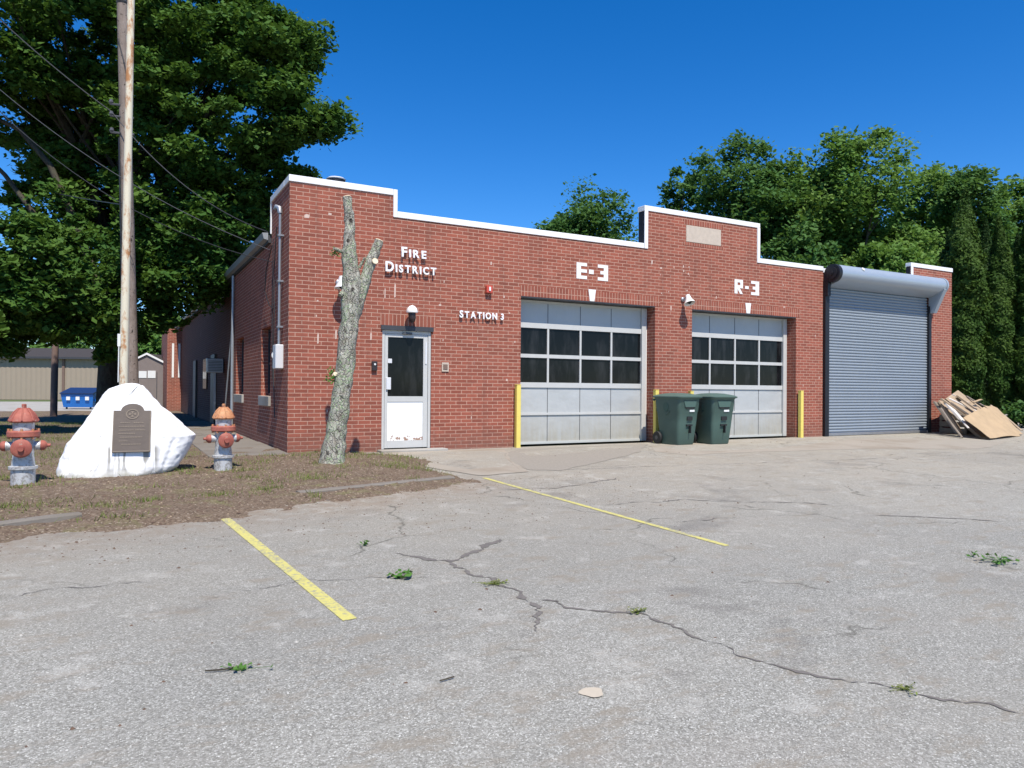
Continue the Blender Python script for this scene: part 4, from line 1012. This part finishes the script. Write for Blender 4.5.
# ------------------------------------------------------------------ flag pole, utility poles, wires
p=onground(122,462,.04); top=ony(131,0,p.y)
fp=thing('flagpole','thin rusting cream metal pole rising right behind the boulder','pole',(p.x,p.y,gz(p.y)))
d=(top-p); k=8.2/d.z
MB().tube([(0,0,-.1),tuple(d*k*.5),tuple(d*k)],[.062,.055,.046],14).build('shaft',M['flag'],fp,True)
cl=MB(); c=d*(1.9/d.z); cl.box(c.x-.09,c.x-.05,c.y-.06,c.y-.0,c.z-.18,c.z); cl.tube([(c.x-.07,c.y-.05,c.z),(c.x*.6-.07,c.y-.06,1.2)],.008,5); cl.build('cleat',M['label'],fp)
up=away(134,15.5); utop=CAM+ray(122.5,5)*(15.5/ray(122.5,5).dot(FW)); ut=thing('utility_pole','tall weathered wooden utility pole with wires, before the big tree','utility pole',(up.x,up.y,up.z))
dd=utop-up; H=dd.z
def uloc(h): return Vector((dd.x*h/H,dd.y*h/H,h))
MB().tube([uloc(-.3),uloc(4),uloc(7),uloc(H)],[.135,.125,.115,.11],14).build('shaft',M['pole'],ut,True)
MB().lathe([(.10,0),(.13,.05),(.06,.12)],10,Matrix.Translation(uloc(H+.002))).build('cap',M['wiregrey'],ut)
h=MB()
for z in (6.85,7.1,6.5): 
    c=uloc(z); h.tube([(c.x-.28,c.y-.02,z),(c.x+.16,c.y-.1,z)],.025,6); h.lathe([(.03,0),(.05,.04),(.03,.1)],8,Matrix.Translation((c.x-.26,c.y-.02,z)))
each(h,'insulator_arm',M['wiregrey'],ut)
MB().tube([uloc(.2)+Vector((-.16,-.06,0)),uloc(6.4)+Vector((-.13,-.06,0))],.014,5).build('ground_wire',M['wire'],ut)
c2=MB(); c2.tube([uloc(8.5)+Vector((-.10,-.08,0)),uloc(8.0)+Vector((0,-.13,0)),uloc(7.6)+Vector((.06,-.12,0)),uloc(7.0)+Vector((.02,-.13,0))],.012,5); c2.build('riser_cable',M['wire'],ut)
def wire(a,b,sag,rad,label,mat='wire'):
    a=Vector(a);b=Vector(b); pts=[]
    for i in range(17):
        t_=i/16; q=a.lerp(b,t_); q.z-=sag*4*t_*(1-t_); pts.append(q)
    return tag(MB().tube(pts,rad,5).build('overhead_wire',M[mat]),label,'wire')
UP=Vector(ut.location)
att=UP+uloc(6.85)+Vector((-.26,0,0.1)); att2=UP+uloc(6.5)+Vector((.0,-.15,0))
hook=onx(270,250,-.05); hook2=onx(271,238,-.03)
farL=Vector(ray(-60,-40))*16+CAM; farL2=Vector(ray(-60,35))*16+CAM; farL3=Vector(ray(-50,60))*17+CAM; farL4=Vector(ray(-50,160))*30+CAM
wire(farL,att,.15,.012,'upper black wire from the top left to the utility pole')
wire(att,onx(268,232,-.1),.35,.010,'thin black wire from utility pole down to the side wall')
wire(farL2,hook,.5,.007,'thick black service wire crossing before the poles to the side wall','wiregrey')
wire(farL3,onx(272,262,-.03),.75,.008,'lower black service wire drooping to the side wall')
wire(farL4,UP+uloc(5.0)+Vector((-.15,0,0)),.2,.012,'low black wire at the left edge to the utility pole')
def post(px,Z,h,r,label,py=None):
    q=away(px,Z); t=thing('wood_post',label,'post',(q.x,q.y,q.z)); MB().tube([(0,0,-.2),(.02,0,h*.5),(.06,0,h)],[r,r*.95,r*.85],10).build('shaft',M['postbrown'],t,True); MB().lathe([(r*.9,0),(r*.4,.05)],10,Matrix.Translation((.06,0,h))).build('cap',M['wiregrey'],t); return t
post(54,27,4.6,.12,'brown wooden post standing left of the blue dumpster')

# ------------------------------------------------------------------ trees
def rvec(): 
    v=RS.randn(3); return v/np.linalg.norm(v)
def tree(name,label,cat,base,th,tr,blobs,nclump,nleaf,leaf,mat,barkm='bark',group=None,limbs=10,clr=.75,flat=.55,droop=0.0,extra=None):
    """blobs: (cx,cy,cz,rx,ry,rz) relative to base"""
    t=thing(name,label,cat,tuple(base),group=group)
    B=np.array(blobs,float); vol=(B[:,3]*B[:,4]*B[:,5])**(2/3); pr_=vol/vol.sum()
    C=[]
    while len(C)<nclump:
        b_=B[RS.choice(len(B),p=pr_)]; v=rvec()*(RS.rand()**.30)
        c=b_[:3]+v*b_[3:6]
        C.append(c)
    C=np.array(C)
    idx=RS.randint(0,nclump,nleaf); cs=clr*(.5+.9*RS.rand(nclump))
    off=RS.randn(nleaf,3); off/=np.linalg.norm(off,axis=1,keepdims=True); off*=(RS.rand(nleaf,1)**.5)*cs[idx][:,None]; off[:,2]*=flat; off*=np.where(RS.rand(nleaf)<.14,1.35,1.0)[:,None]
    P=C[idx]+off
    if droop: P[:,2]-=droop*(np.hypot(off[:,0],off[:,1]))**1.5
    if extra is not None: P=P[extra(P)]
    n=len(P); N=np.stack([RS.randn(n)*.75,RS.randn(n)*.75-.25,np.ones(n)],-1)
    leafquads(P,N,leaf*(.4+1.15*RS.rand(n)**1.5),mat,'crown',t,1.5)
    tb=MB(); tp=Vector((RS.randn()*.2,RS.randn()*.2,th))
    tb.tube([(0,0,-.3),(0,0,.25),(tp.x*.4,tp.y*.4,th*.45),tuple(tp)],[tr*1.45,tr*1.08,tr*.9,tr*.7],12)
    for i in range(limbs):
        c=Vector(C[RS.randint(nclump)]); s=Vector((tp.x*.7,tp.y*.7,th*RS.uniform(.55,1.0))); m=s.lerp(c,.5)+Vector((0,0,.12*(c-s).length)); 
        r0=tr*RS.uniform(.25,.5); q1=s.lerp(m,.5)+Vector(rvec())*.12; q2=m.lerp(c,.5)+Vector(rvec())*.2
        tb.tube([s,q1,m,q2,c],[r0,r0*.85,r0*.6,r0*.35,r0*.12],7)
        for j in range(3):
            c3=Vector(C[np.argmin(np.linalg.norm(C-np.array(c)+RS.randn(nclump,3)*1.2,axis=1))]); tb.tube([m,m.lerp(c3,.5)+Vector(rvec())*.15,c3],[r0*.35,r0*.22,r0*.06],5)
    tb.build('trunk',M[barkm],t,True,60)
    return t
# big tree behind the poles
tb_=away(112,22)
def rel(px,py,Z,base): 
    d=ray(px,py); q=CAM+d*(Z/ d.dot(FW)); return q-base
def blob_at(px,py,Z,r,base,ry=None,rz=None):
    q=rel(px,py,Z,base); return (q.x,q.y,q.z,r,ry or r,rz or r*.8)
bl=[blob_at(215,110,20,2.9,tb_,rz=2.8),blob_at(262,60,20,1.6,tb_),blob_at(290,110,19.5,1.2,tb_,rz=.8),blob_at(320,128,19.5,.9,tb_,rz=.4),blob_at(285,35,20,.9,tb_,rz=.5),blob_at(150,35,21,3.4,tb_),blob_at(60,40,20,2.9,tb_),blob_at(222,20,21,1.7,tb_),blob_at(120,120,22,3.0,tb_,rz=3.2),
    blob_at(240,190,20.5,1.7,tb_,rz=1.5),blob_at(190,215,20,2.3,tb_,rz=2.0),blob_at(200,255,20,1.5,tb_),blob_at(120,235,21,2.4,tb_,rz=2.8),blob_at(95,170,22,1.9,tb_),blob_at(48,150,22,1.3,tb_,rz=1.1),blob_at(5,115,20,1.4,tb_,rz=.9),blob_at(55,205,21,1.2,tb_),blob_at(165,290,19.5,1.4,tb_,rz=1.2),blob_at(20,70,19,1.7,tb_),blob_at(285,160,19.5,1.0,tb_,rz=.6),blob_at(135,320,19,1.0,tb_,rz=.8),blob_at(225,235,19.5,1.0,tb_,rz=.6),blob_at(188,262,19,1.1,tb_,rz=.9),blob_at(150,270,19,1.1,tb_),blob_at(95,300,20,1.0,tb_,rz=.9)]
big=tree('maple_tree','huge dark green maple behind the poles, its crown filling the upper left','tree',tb_,5.0,.42,bl,760,290000,.105,M['leaf'],limbs=18,clr=.55,flat=.5)
# lower left tree whose branches hang in the sun
t2=away(-25,17)
bl=[blob_at(25,262,16.5,1.1,t2),blob_at(55,260,16.5,1.25,t2),blob_at(30,290,16.5,1.4,t2),blob_at(75,300,17,1.1,t2,rz=.9),blob_at(10,320,16,1.0,t2,rz=.7),blob_at(-30,300,17,1.6,t2),blob_at(95,330,17,.5,t2,rz=.75),blob_at(45,325,16.5,.75,t2,rz=.5)]
lt=tree('maple_tree','lighter green tree at the left edge with branches hanging over the yard','tree',t2,3.6,.25,bl,200,52000,.10,M['leaf'],limbs=6,clr=.40,flat=.6)
lb=MB()
for pts,r0 in (([(100,330),(60,262),(35,215),(5,175),(-30,140)],.10),([(105,300),(72,215),(50,165),(20,130),(-20,110)],.11),([(60,232),(30,232),(0,228)],.035)):
    q=[rel(x,y,19,t2) for x,y in pts]; lb.tube(q,[r0*(1-.15*i) for i in range(len(q))],8)
lb.build('limb',M['bark'],lt,True,60)
# background trees
def wood(px,Z,topy,rpx,mat,label,n=9000,leaf=.30,group='trees behind the station',sl=1.0,pybot=300):
    b=away(px,Z); H=rel(px,topy,Z,b).z; r=rpx/FPX*Z
    bl=[(0,0,H-r*.75*sl,r*.7,r*.7,r*.75*sl)]
    for k in range(7):
        a=k*2.4+px; hh=H*(.38+.4*((k*.37)%1)); bl.append((math.cos(a)*r*.55,math.sin(a)*r*.55,hh,r*.6,r*.6,r*.55*sl))
    return tree('broadleaf_tree',label,'tree',b,H*.5,.3,bl,int(n/75),int(n*1.8),leaf*.72,mat,limbs=9,clr=r*.20+.3,flat=.6,group=group)
wood(588,60,187,60,M['leaf3'],'small dark tree rising alone above the long low parapet',30000,.30)
wood(735,46,138,58,M['leaf3'],'dark green tree directly behind the high parapet',26000,.27)
wood(680,52,168,34,M['leaf3'],'narrow dark tree at the left edge of the wood behind the parapet',12000,.3)
wood(858,44,128,66,M['leaf2'],'tallest bright green tree behind the roll-up door',38000,.25)
wood(800,47,158,50,M['leaf2'],'mid green tree between the high parapet and the tallest tree',22000,.27)
wood(925,52,165,50,M['leaf2'],'bright green tree right of the tallest tree, behind the conifers',22000,.28)
wood(968,46,172,40,M['leaf3'],'dark green tree above the first conifer',18000,.26)
wood(1012,50,180,52,M['leaf2'],'green tree at the right picture edge behind the conifers',22000,.28)
wood(1080,48,170,60,M['leaf3'],'dark tree just beyond the right picture edge',9000,.3)
wood(890,40,238,40,M['leaf2'],'low green tree behind the hood of the roll-up door',14000,.25)
wood(800,40,225,48,M['leaf3'],'low dark tree behind the low parapet above the second bay',14000,.25)
# left distance: trees behind yard
wood(150,48,318,40,M['leaf2'],'green tree behind the gabled shed',9000,.26,'trees beyond the yard')
wood(205,62,312,30,M['leaf3'],'dark tree far behind the station roof at the left',6000,.3,'trees beyond the yard')
wood(20,95,330,70,M['leaf3'],'far dark tree behind the tan building at the left edge',8000,.4,'trees beyond the yard')
wood(100,90,325,60,M['leaf2'],'far green tree behind the right half of the tan building',8000,.4,'trees beyond the yard')
def conifer(px,Z,topy,wpx,label,n=52000,mat='leaf4'):
    b=away(px,Z); H=rel(px,topy,Z,b).z; r=wpx/FPX*Z/2
    t=thing('conifer_tree',label,'tree',tuple(b),group='columnar conifers at the right')
    hh=RS.rand(n)**.9; z=.5+hh*(H-.5); prof=r*np.clip(np.minimum(1.0,(1.02-hh)*3.0),0,1)*np.clip(.55+hh*2.5,0,1)
    a=RS.rand(n)*2*np.pi; lump=1+.13*np.sin(a*3+z*2.1+px)+.10*np.sin(a*5-z*4.3)+.10*np.sin(z*9+a*2)
    rr=prof*lump*(RS.rand(n)**.28); P=np.stack([rr*np.cos(a)+.12*np.sin(z*1.3+px),rr*np.sin(a),z+RS.randn(n)*.08],-1)
    N=np.stack([np.cos(a)+RS.randn(n)*.6,np.sin(a)+RS.randn(n)*.6,RS.randn(n)*.5+.35],-1)
    leafquads(P,N,.055*(.6+.9*RS.rand(n)),M[mat],'crown',t,2.0)
    MB().tube([(0,0,-.2),(0,0,H*.5),(.1,0,H*.93)],[.16,.10,.02],8).build('trunk',M['bark'],t,True)
conifer(964,26,193,37,'tall columnar conifer right against the end of the brick wall')
conifer(1000,26,220,27,'columnar conifer in the middle of the three at the right')
conifer(1032,25.5,205,28,'columnar conifer at the right picture edge')
conifer(984,31,222,22,'narrow added conifer, coloured dark as the shade between the first two conifers',40000,'leaf5')  # this and the next are added to fill the gaps with painted shade
conifer(1017,31,238,24,'narrow added conifer, coloured dark as the shade between the second and third conifers',40000,'leaf5')
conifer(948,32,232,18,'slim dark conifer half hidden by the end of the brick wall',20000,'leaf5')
def shrub(px,Z,w_,h_,label):
    b=away(px,Z); r=w_; tree('shrub',label,'shrub',b,h_*.4,.04,[(0,0,h_*.5,r,r,h_*.5)],30,4500,.10,M['leaf3'],limbs=5,clr=.3,group='undergrowth below the conifers')
shrub(1030,24.5,.7,.8,'dark low bush at the right picture edge')
b=away(962,23.5)
lw=thing('brick_garden_wall','low broken brick wall behind the rubbish pile','wall',(19.6,1.2,gz(1)))
MB().prism([(-.3,-.1),(1.1,-.1),(1.1,1.1),(.8,1.15),(.45,.85),(.2,.7),(-.3,.6)],0,.25).build('masonry',M['farbrick'],lw)

# ------------------------------------------------------------------ cut tree in front
bp=Vector((.29,-1.95,0)); bz=soil_z(bp.x,bp.y)
ct=thing('pruned_tree','pale lichen-covered tree cut to two bare stubs, before the brick wall','tree',(bp.x,bp.y,bz-.02))
def cp_(px,py): 
    q=ony(px,py,bp.y); return q-Vector((bp.x,bp.y,bz-.02))
def limb(pts,radpx,n=28):
    s=14.6; pts=[cp_(*p) for p in pts]; 
    Q=[];Rr=[]
    for i in range(len(pts)-1):
        m=11
        for k in range(m): Q.append(pts[i].lerp(pts[i+1],k/m)); Rr.append(radpx[i]+(radpx[i+1]-radpx[i])*k/m)
    Q.append(pts[-1]); Rr.append(radpx[-1]); rad=[r_/69 for r_ in Rr]
    mb=MB().tube(Q,rad,n)
    v=[]
    for p_ in mb.v:
        q=Vector(p_); q+=Vector((noise.noise(q*6),noise.noise(q*6+Vector((9,0,0))),0))*.026+Vector((noise.noise(q*19),noise.noise(q*19+Vector((9,0,0))),0))*.012; v.append(tuple(q))
    mb.v=v; return mb,Q,rad
m1,Q1,r1=limb([(331,470),(334,450),(338,420),(345,370),(350,320),(352,285),(349,250),(350,225),(347,197)],[15.5,11.5,9.6,9,9.4,9.6,7.2,5.2,4.4])
m2,Q2,r2=limb([(351,322),(360,298),(368,270),(379,241)],[7,6.6,5.6,4.9])
m1.add(m2.v,m2.f)
# twig stubs
for (x,y,dx,dy,r_) in ((343,252,-10,-3,2),(343,372,-9,3,2.6),(359,268,5,-10,1.6),(338,400,-5,-3,1.5),(346,290,-7,6,3)):
    a=cp_(x,y); b_=cp_(x+dx,y+dy)+Vector((0,-.05,0)); m1.tube([a,b_],[r_/65,r_/85],8)
m1.build('trunk',M['bark_pale'],ct,True,70)
cw=MB()
for Q,r_ in ((Q1,r1),(Q2,r2)):
    d=(Q[-1]-Q[-2]).normalized(); cw.tube([Q[-1]+d*.002,Q[-1]+d*.012],[r_[-1]*.93,r_[-1]*.88],14)
a=cp_(372,262); cw.lathe([(.05,0),(.045,.012)],10,Matrix.Translation(a+Vector((.02,-.09,0)))@Matrix.Rotation(R(75),4,'X'))
a=cp_(334,374); cw.lathe([(.032,0),(.03,.012)],10,Matrix.Translation(a+Vector((.0,-.06,0)))@Matrix.Rotation(R(80),4,'X'))
each(cw,'cut_face',M['cutwood'],ct)
n=60; a=cp_(332,377); 
leafquads(np.array(a)+RS.randn(n,3)*np.array([.05,.04,.06]),RS.randn(n,3)+np.array([0,-1,1]),.03*np.ones(n),M['weed'],'sprout',ct)
n=34; a=cp_(335,253); leafquads(np.array(a)+RS.randn(n,3)*np.array([.035,.03,.03]),RS.randn(n,3)+np.array([0,-1,1]),.025*np.ones(n),M['weed'],'sprout',ct)

# ------------------------------------------------------------------ rubbish pile by the right pier
def board(name,label,cat,corners,th,mat,group='discarded boards and cardboard',warp=0.0):
    """corners: 4 world points (a,b,c,d) of the top face"""
    c=[Vector(q) for q in corners]; o=c[0].copy(); nrm=(c[1]-c[0]).cross(c[3]-c[0]).normalized()
    if nrm.z<0: nrm=-nrm
    N=7; vs=[]
    for j in range(N):
        for i in range(N):
            u,v=i/(N-1),j/(N-1); q=(c[0]*(1-u)+c[1]*u)*(1-v)+(c[3]*(1-u)+c[2]*u)*v
            q=q+nrm*(warp*(math.sin(u*3.1)*.6+noise.noise(q*1.8))); vs.append(q-o)
    vs+= [v-nrm*th for v in vs[:N*N]]; f=[]; K=N*N
    for j in range(N-1):
        for i in range(N-1):
            a=j*N+i; f.append((a,a+1,a+N+1,a+N)); f.append((K+a,K+a+N,K+a+N+1,K+a+1))
    for i in range(N-1):
        f.append((i,K+i,K+i+1,i+1)); a=(N-1)*N+i; f.append((a,a+1,K+a+1,K+a))
        a=i*N; f.append((a,a+N,K+a+N,K+a)); a=i*N+N-1; f.append((a,K+a,K+a+N,a+N))
    ob=MB().add(vs,f).build(name,mat); ob.location=o; return tag(ob,label,cat,group)
def PP(px,py,y): return ony(px,py,y)
# ply sheet under, leaning from the pier down to the right front
board('plywood_sheet','large brown plywood sheet sloping down behind the cardboard','board',[PP(938,402,-.35),PP(968,397,-.2),PP(1024,436,-1.2),PP(985,440,-1.7)],.07,M['plywood'],warp=.05)
board('plywood_sheet','grey-brown top sheet with its raised peak against the pier','board',[PP(945,399,-.5),PP(957,391,-.30),PP(1010,425,-.6),PP(992,430,-1.2)],.05,M['plywood'],warp=.06)
board('cardboard_sheet','big tan flattened cardboard sheet at the front of the pile','cardboard',[PP(963,418,-1.55),PP(984,407,-1.15),PP(1021,436,-1.75),PP(990,438.5,-2.2)],.012,M['card'],warp=.05)
board('cardboard_sheet','narrow tan cardboard flap lying on the right slope of the pile','cardboard',[PP(984,405.5,-1.0),PP(997,408,-.75),PP(1023,434,-1.5),PP(1014,436,-1.75)],.012,M['card'],warp=.04)
for k,(a,b_,y0,y1,wd,mt,lb_) in enumerate((((934,401),(957,433),-.45,-1.25,.14,'plankgrey','leftmost grey plank leaning steeply against the pier'),((939,400),(960,431),-.5,-1.35,.13,'plywood','brown plank leaning right beside the leftmost plank'),((945,402),(962,421),-.75,-1.45,.16,'plankwhite','short white painted plank leaning on the pile'),((941,398),(972,420),-.7,-1.3,.12,'plywood','long tan plank across the top of the pile'),((951,402),(975,418),-.85,-1.35,.10,'plankgrey','thin grey lath lying above the cardboard'),((952,394),(968,402),-.45,-.6,.12,'plankwhite','pale offcut at the peak of the pile'),((957,395),(975,408),-.55,-.9,.12,'plywood','short brown offcut near the peak of the pile'))):
    A=PP(*a,y0);B=PP(*b_,y1); sx=Vector((wd,.02,-.02)); board('plank',lb_,'plank',[A,A+sx*1.5,B+sx*1.5,B],.045,M[mt],'planks in the rubbish pile')
for k,(a,b_,y0,y1,wd,mt,lb_) in enumerate((((960,401),(990,424),-.95,-1.5,.22,'plywood','wide brown board lying across the middle of the pile'),((966,396),(1000,415),-.4,-.8,.12,'plankgrey','grey plank along the top edge of the pile'),((949,398),(984,414),-.7,-1.15,.08,'plankwhite','thin pale batten across the top of the pile'),((940,408),(962,437),-.9,-1.7,.10,'plankgrey','dark lath sliding off the left side of the pile'),((990,405),(1021,430),-.6,-1.2,.14,'plywood','brown plank along the right slope of the pile'),((953,410),(968,428),-1.2,-1.7,.09,'plankwhite','short whitish lath standing in front of the crate'),((972,402),(980,399),-.7,-.6,.2,'card','torn cardboard scrap on the crest of the pile'))):
    A=PP(*a,y0);B=PP(*b_,y1); sx=Vector((wd,.02,-.02)); board('plank',lb_,'plank',[A,A+sx,B+sx,B],.022,M[mt],'planks in the rubbish pile',.03)
# dark crate under the sheets that props them
cr_=thing('wooden_crate','dark crate half buried under the left end of the pile','crate',(18.35,-.62,gz(-.6)))
mb=MB()
for z in (0.02,.2,.38): 
    mb.box(-.45,.55,-.40,-.375,z,z+.14); mb.box(-.45,-.425,-.373,.35,z,z+.14)
each(mb,'slat',M['plankgrey'],cr_); mb=MB()
for x,y in ((-.42,-.372),(.5,-.372),(-.42,.3)): mb.box(x,x+.05,y,y+.05,0,.52)
each(mb,'post',M['plankgrey'],cr_)

# ------------------------------------------------------------------ far left: tan building, shed, dumpster
fb=thing('tan_building','long low tan metal building with dark roof beyond the yard','building',tuple(away(20,62)),math.atan2(RT.y,RT.x)+R(6))
mb=MB(); Wd=14; xs_=np.arange(-26,15,.2); vs=[];f=[]
for i,x in enumerate(xs_): 
    o_=-.03 if i%2 else 0; vs+=[(x,o_,0),(x,o_,3.65)]
for i in range(len(xs_)-1): f.append((2*i,2*i+2,2*i+3,2*i+1))
mb.add(vs,f); mb.box(-26,14.8,.02,12,0,3.6); mb.build('wall',M['tan'],fb)
mb=MB(); mb.add([(-26.4,-.4,3.6),(15.2,-.4,3.6),(15.2,6,4.7),(-26.4,6,4.7),(-26.4,12.4,3.6),(15.2,12.4,3.6)],[(0,1,2,3),(3,2,5,4),(0,3,4),(1,5,2)]); mb.build('roof',M['roofgrey'],fb)
mb=MB(); mb.box(-26.4,15.2,-.45,-.41,3.48,3.66); mb.build('fascia',M['steel_dark'],fb)
mb=MB(); mb.box(7.2,7.5,-.1,-.03,0,3.55); mb.box(3.4,3.6,-.1,-.03,0,3.5); each(mb,'pilaster',M['postbrown'],fb)
mb=MB()
for k in range(5): mb.lathe([(.25,0),(.05,.5)],6,Matrix.Translation((-4+k*2.4,-1.2,0)))
q=away(82,37)
dm=thing('dumpster','blue steel dumpster with dark blue lid at the yard edge','dumpster',tuple(q),math.atan2(RT.y,RT.x)+R(8)); dm.scale=(.8,.85,.88)
MB().add([(-.85,-.5,.12),(.85,-.5,.12),(.85,.6,.12),(-.85,.6,.12),(-.95,-.65,.85),(.95,-.65,.85),(.95,.65,1.15),(-.95,.65,1.15)],[(0,3,2,1),(0,1,5,4),(1,2,6,5),(2,3,7,6),(3,0,4,7),(4,5,6,7)]).build('body',M['blue'],dm)
M['bluelid']=simple('dumpster_lid',(.008,.025,.09),.5)
MB().add([(-.98,-.72,.87),(.98,-.72,.87),(.98,.68,1.17),(-.98,.68,1.17),(-.98,-.72,.93),(.98,-.72,.93),(.98,.68,1.24),(-.98,.68,1.24)],[(0,3,2,1),(0,1,5,4),(1,2,6,5),(2,3,7,6),(3,0,4,7),(4,5,6,7)]).build('lid',M['bluelid'],dm)
mb=MB(); 
for x in (-.5,.05,.6): mb.box(x-.12,x+.10,-.66,-.60,.52,.72)
each(mb,'sticker',M['label'],dm)
mb=MB(); mb.box(-1.03,-.9,-.3,.4,.45,.58); mb.box(.9,1.03,-.3,.4,.45,.58); each(mb,'fork_pocket',M['blue'],dm)
for s in (-.7,.7): MB().lathe([(.07,-.03),(.07,.03)],12,Matrix.Translation((s,-.4,.07))@Matrix.Rotation(R(90),4,'Y')).build('wheel',M['rubber'],dm)
# shed
q=away(147,37)
sh=thing('garden_shed','small grey-brown gabled shed with white trim and two white notices','shed',tuple(q),math.atan2(RT.y,RT.x)+R(4))
hw=.86; MB().prism([(-hw,0),(hw,0),(hw,2.35),(0,2.78),(-hw,2.35)],0,2.0).build('wall',M['shed'],sh)
mb=MB(); mb.prism([(-hw-.08,2.31),(0,2.78),(hw+.08,2.31),(hw+.08,2.40),(0,2.88),(-hw-.08,2.40)],-.08,-.04); mb.build('trim',M['white'],sh)
mb=MB(); mb.prism([(-hw-.08,2.32),(0,2.785),(hw+.08,2.32),(hw+.08,2.38),(0,2.85),(-hw-.08,2.38)],-.039,2.1); mb.build('roof',M['roofgrey'],sh)
mb=MB(); mb.box(-.40,-.02,-.02,-.002,1.6,1.95); mb.box(.04,.42,-.02,-.002,1.6,1.97); each(mb,'notice',M['label'],sh)
mb=MB(); mb.box(-.5,-.47,-.012,-.002,0,1.9); mb.box(.47,.5,-.012,-.002,0,1.9); each(mb,'door_seam',M['steel_dark'],sh)
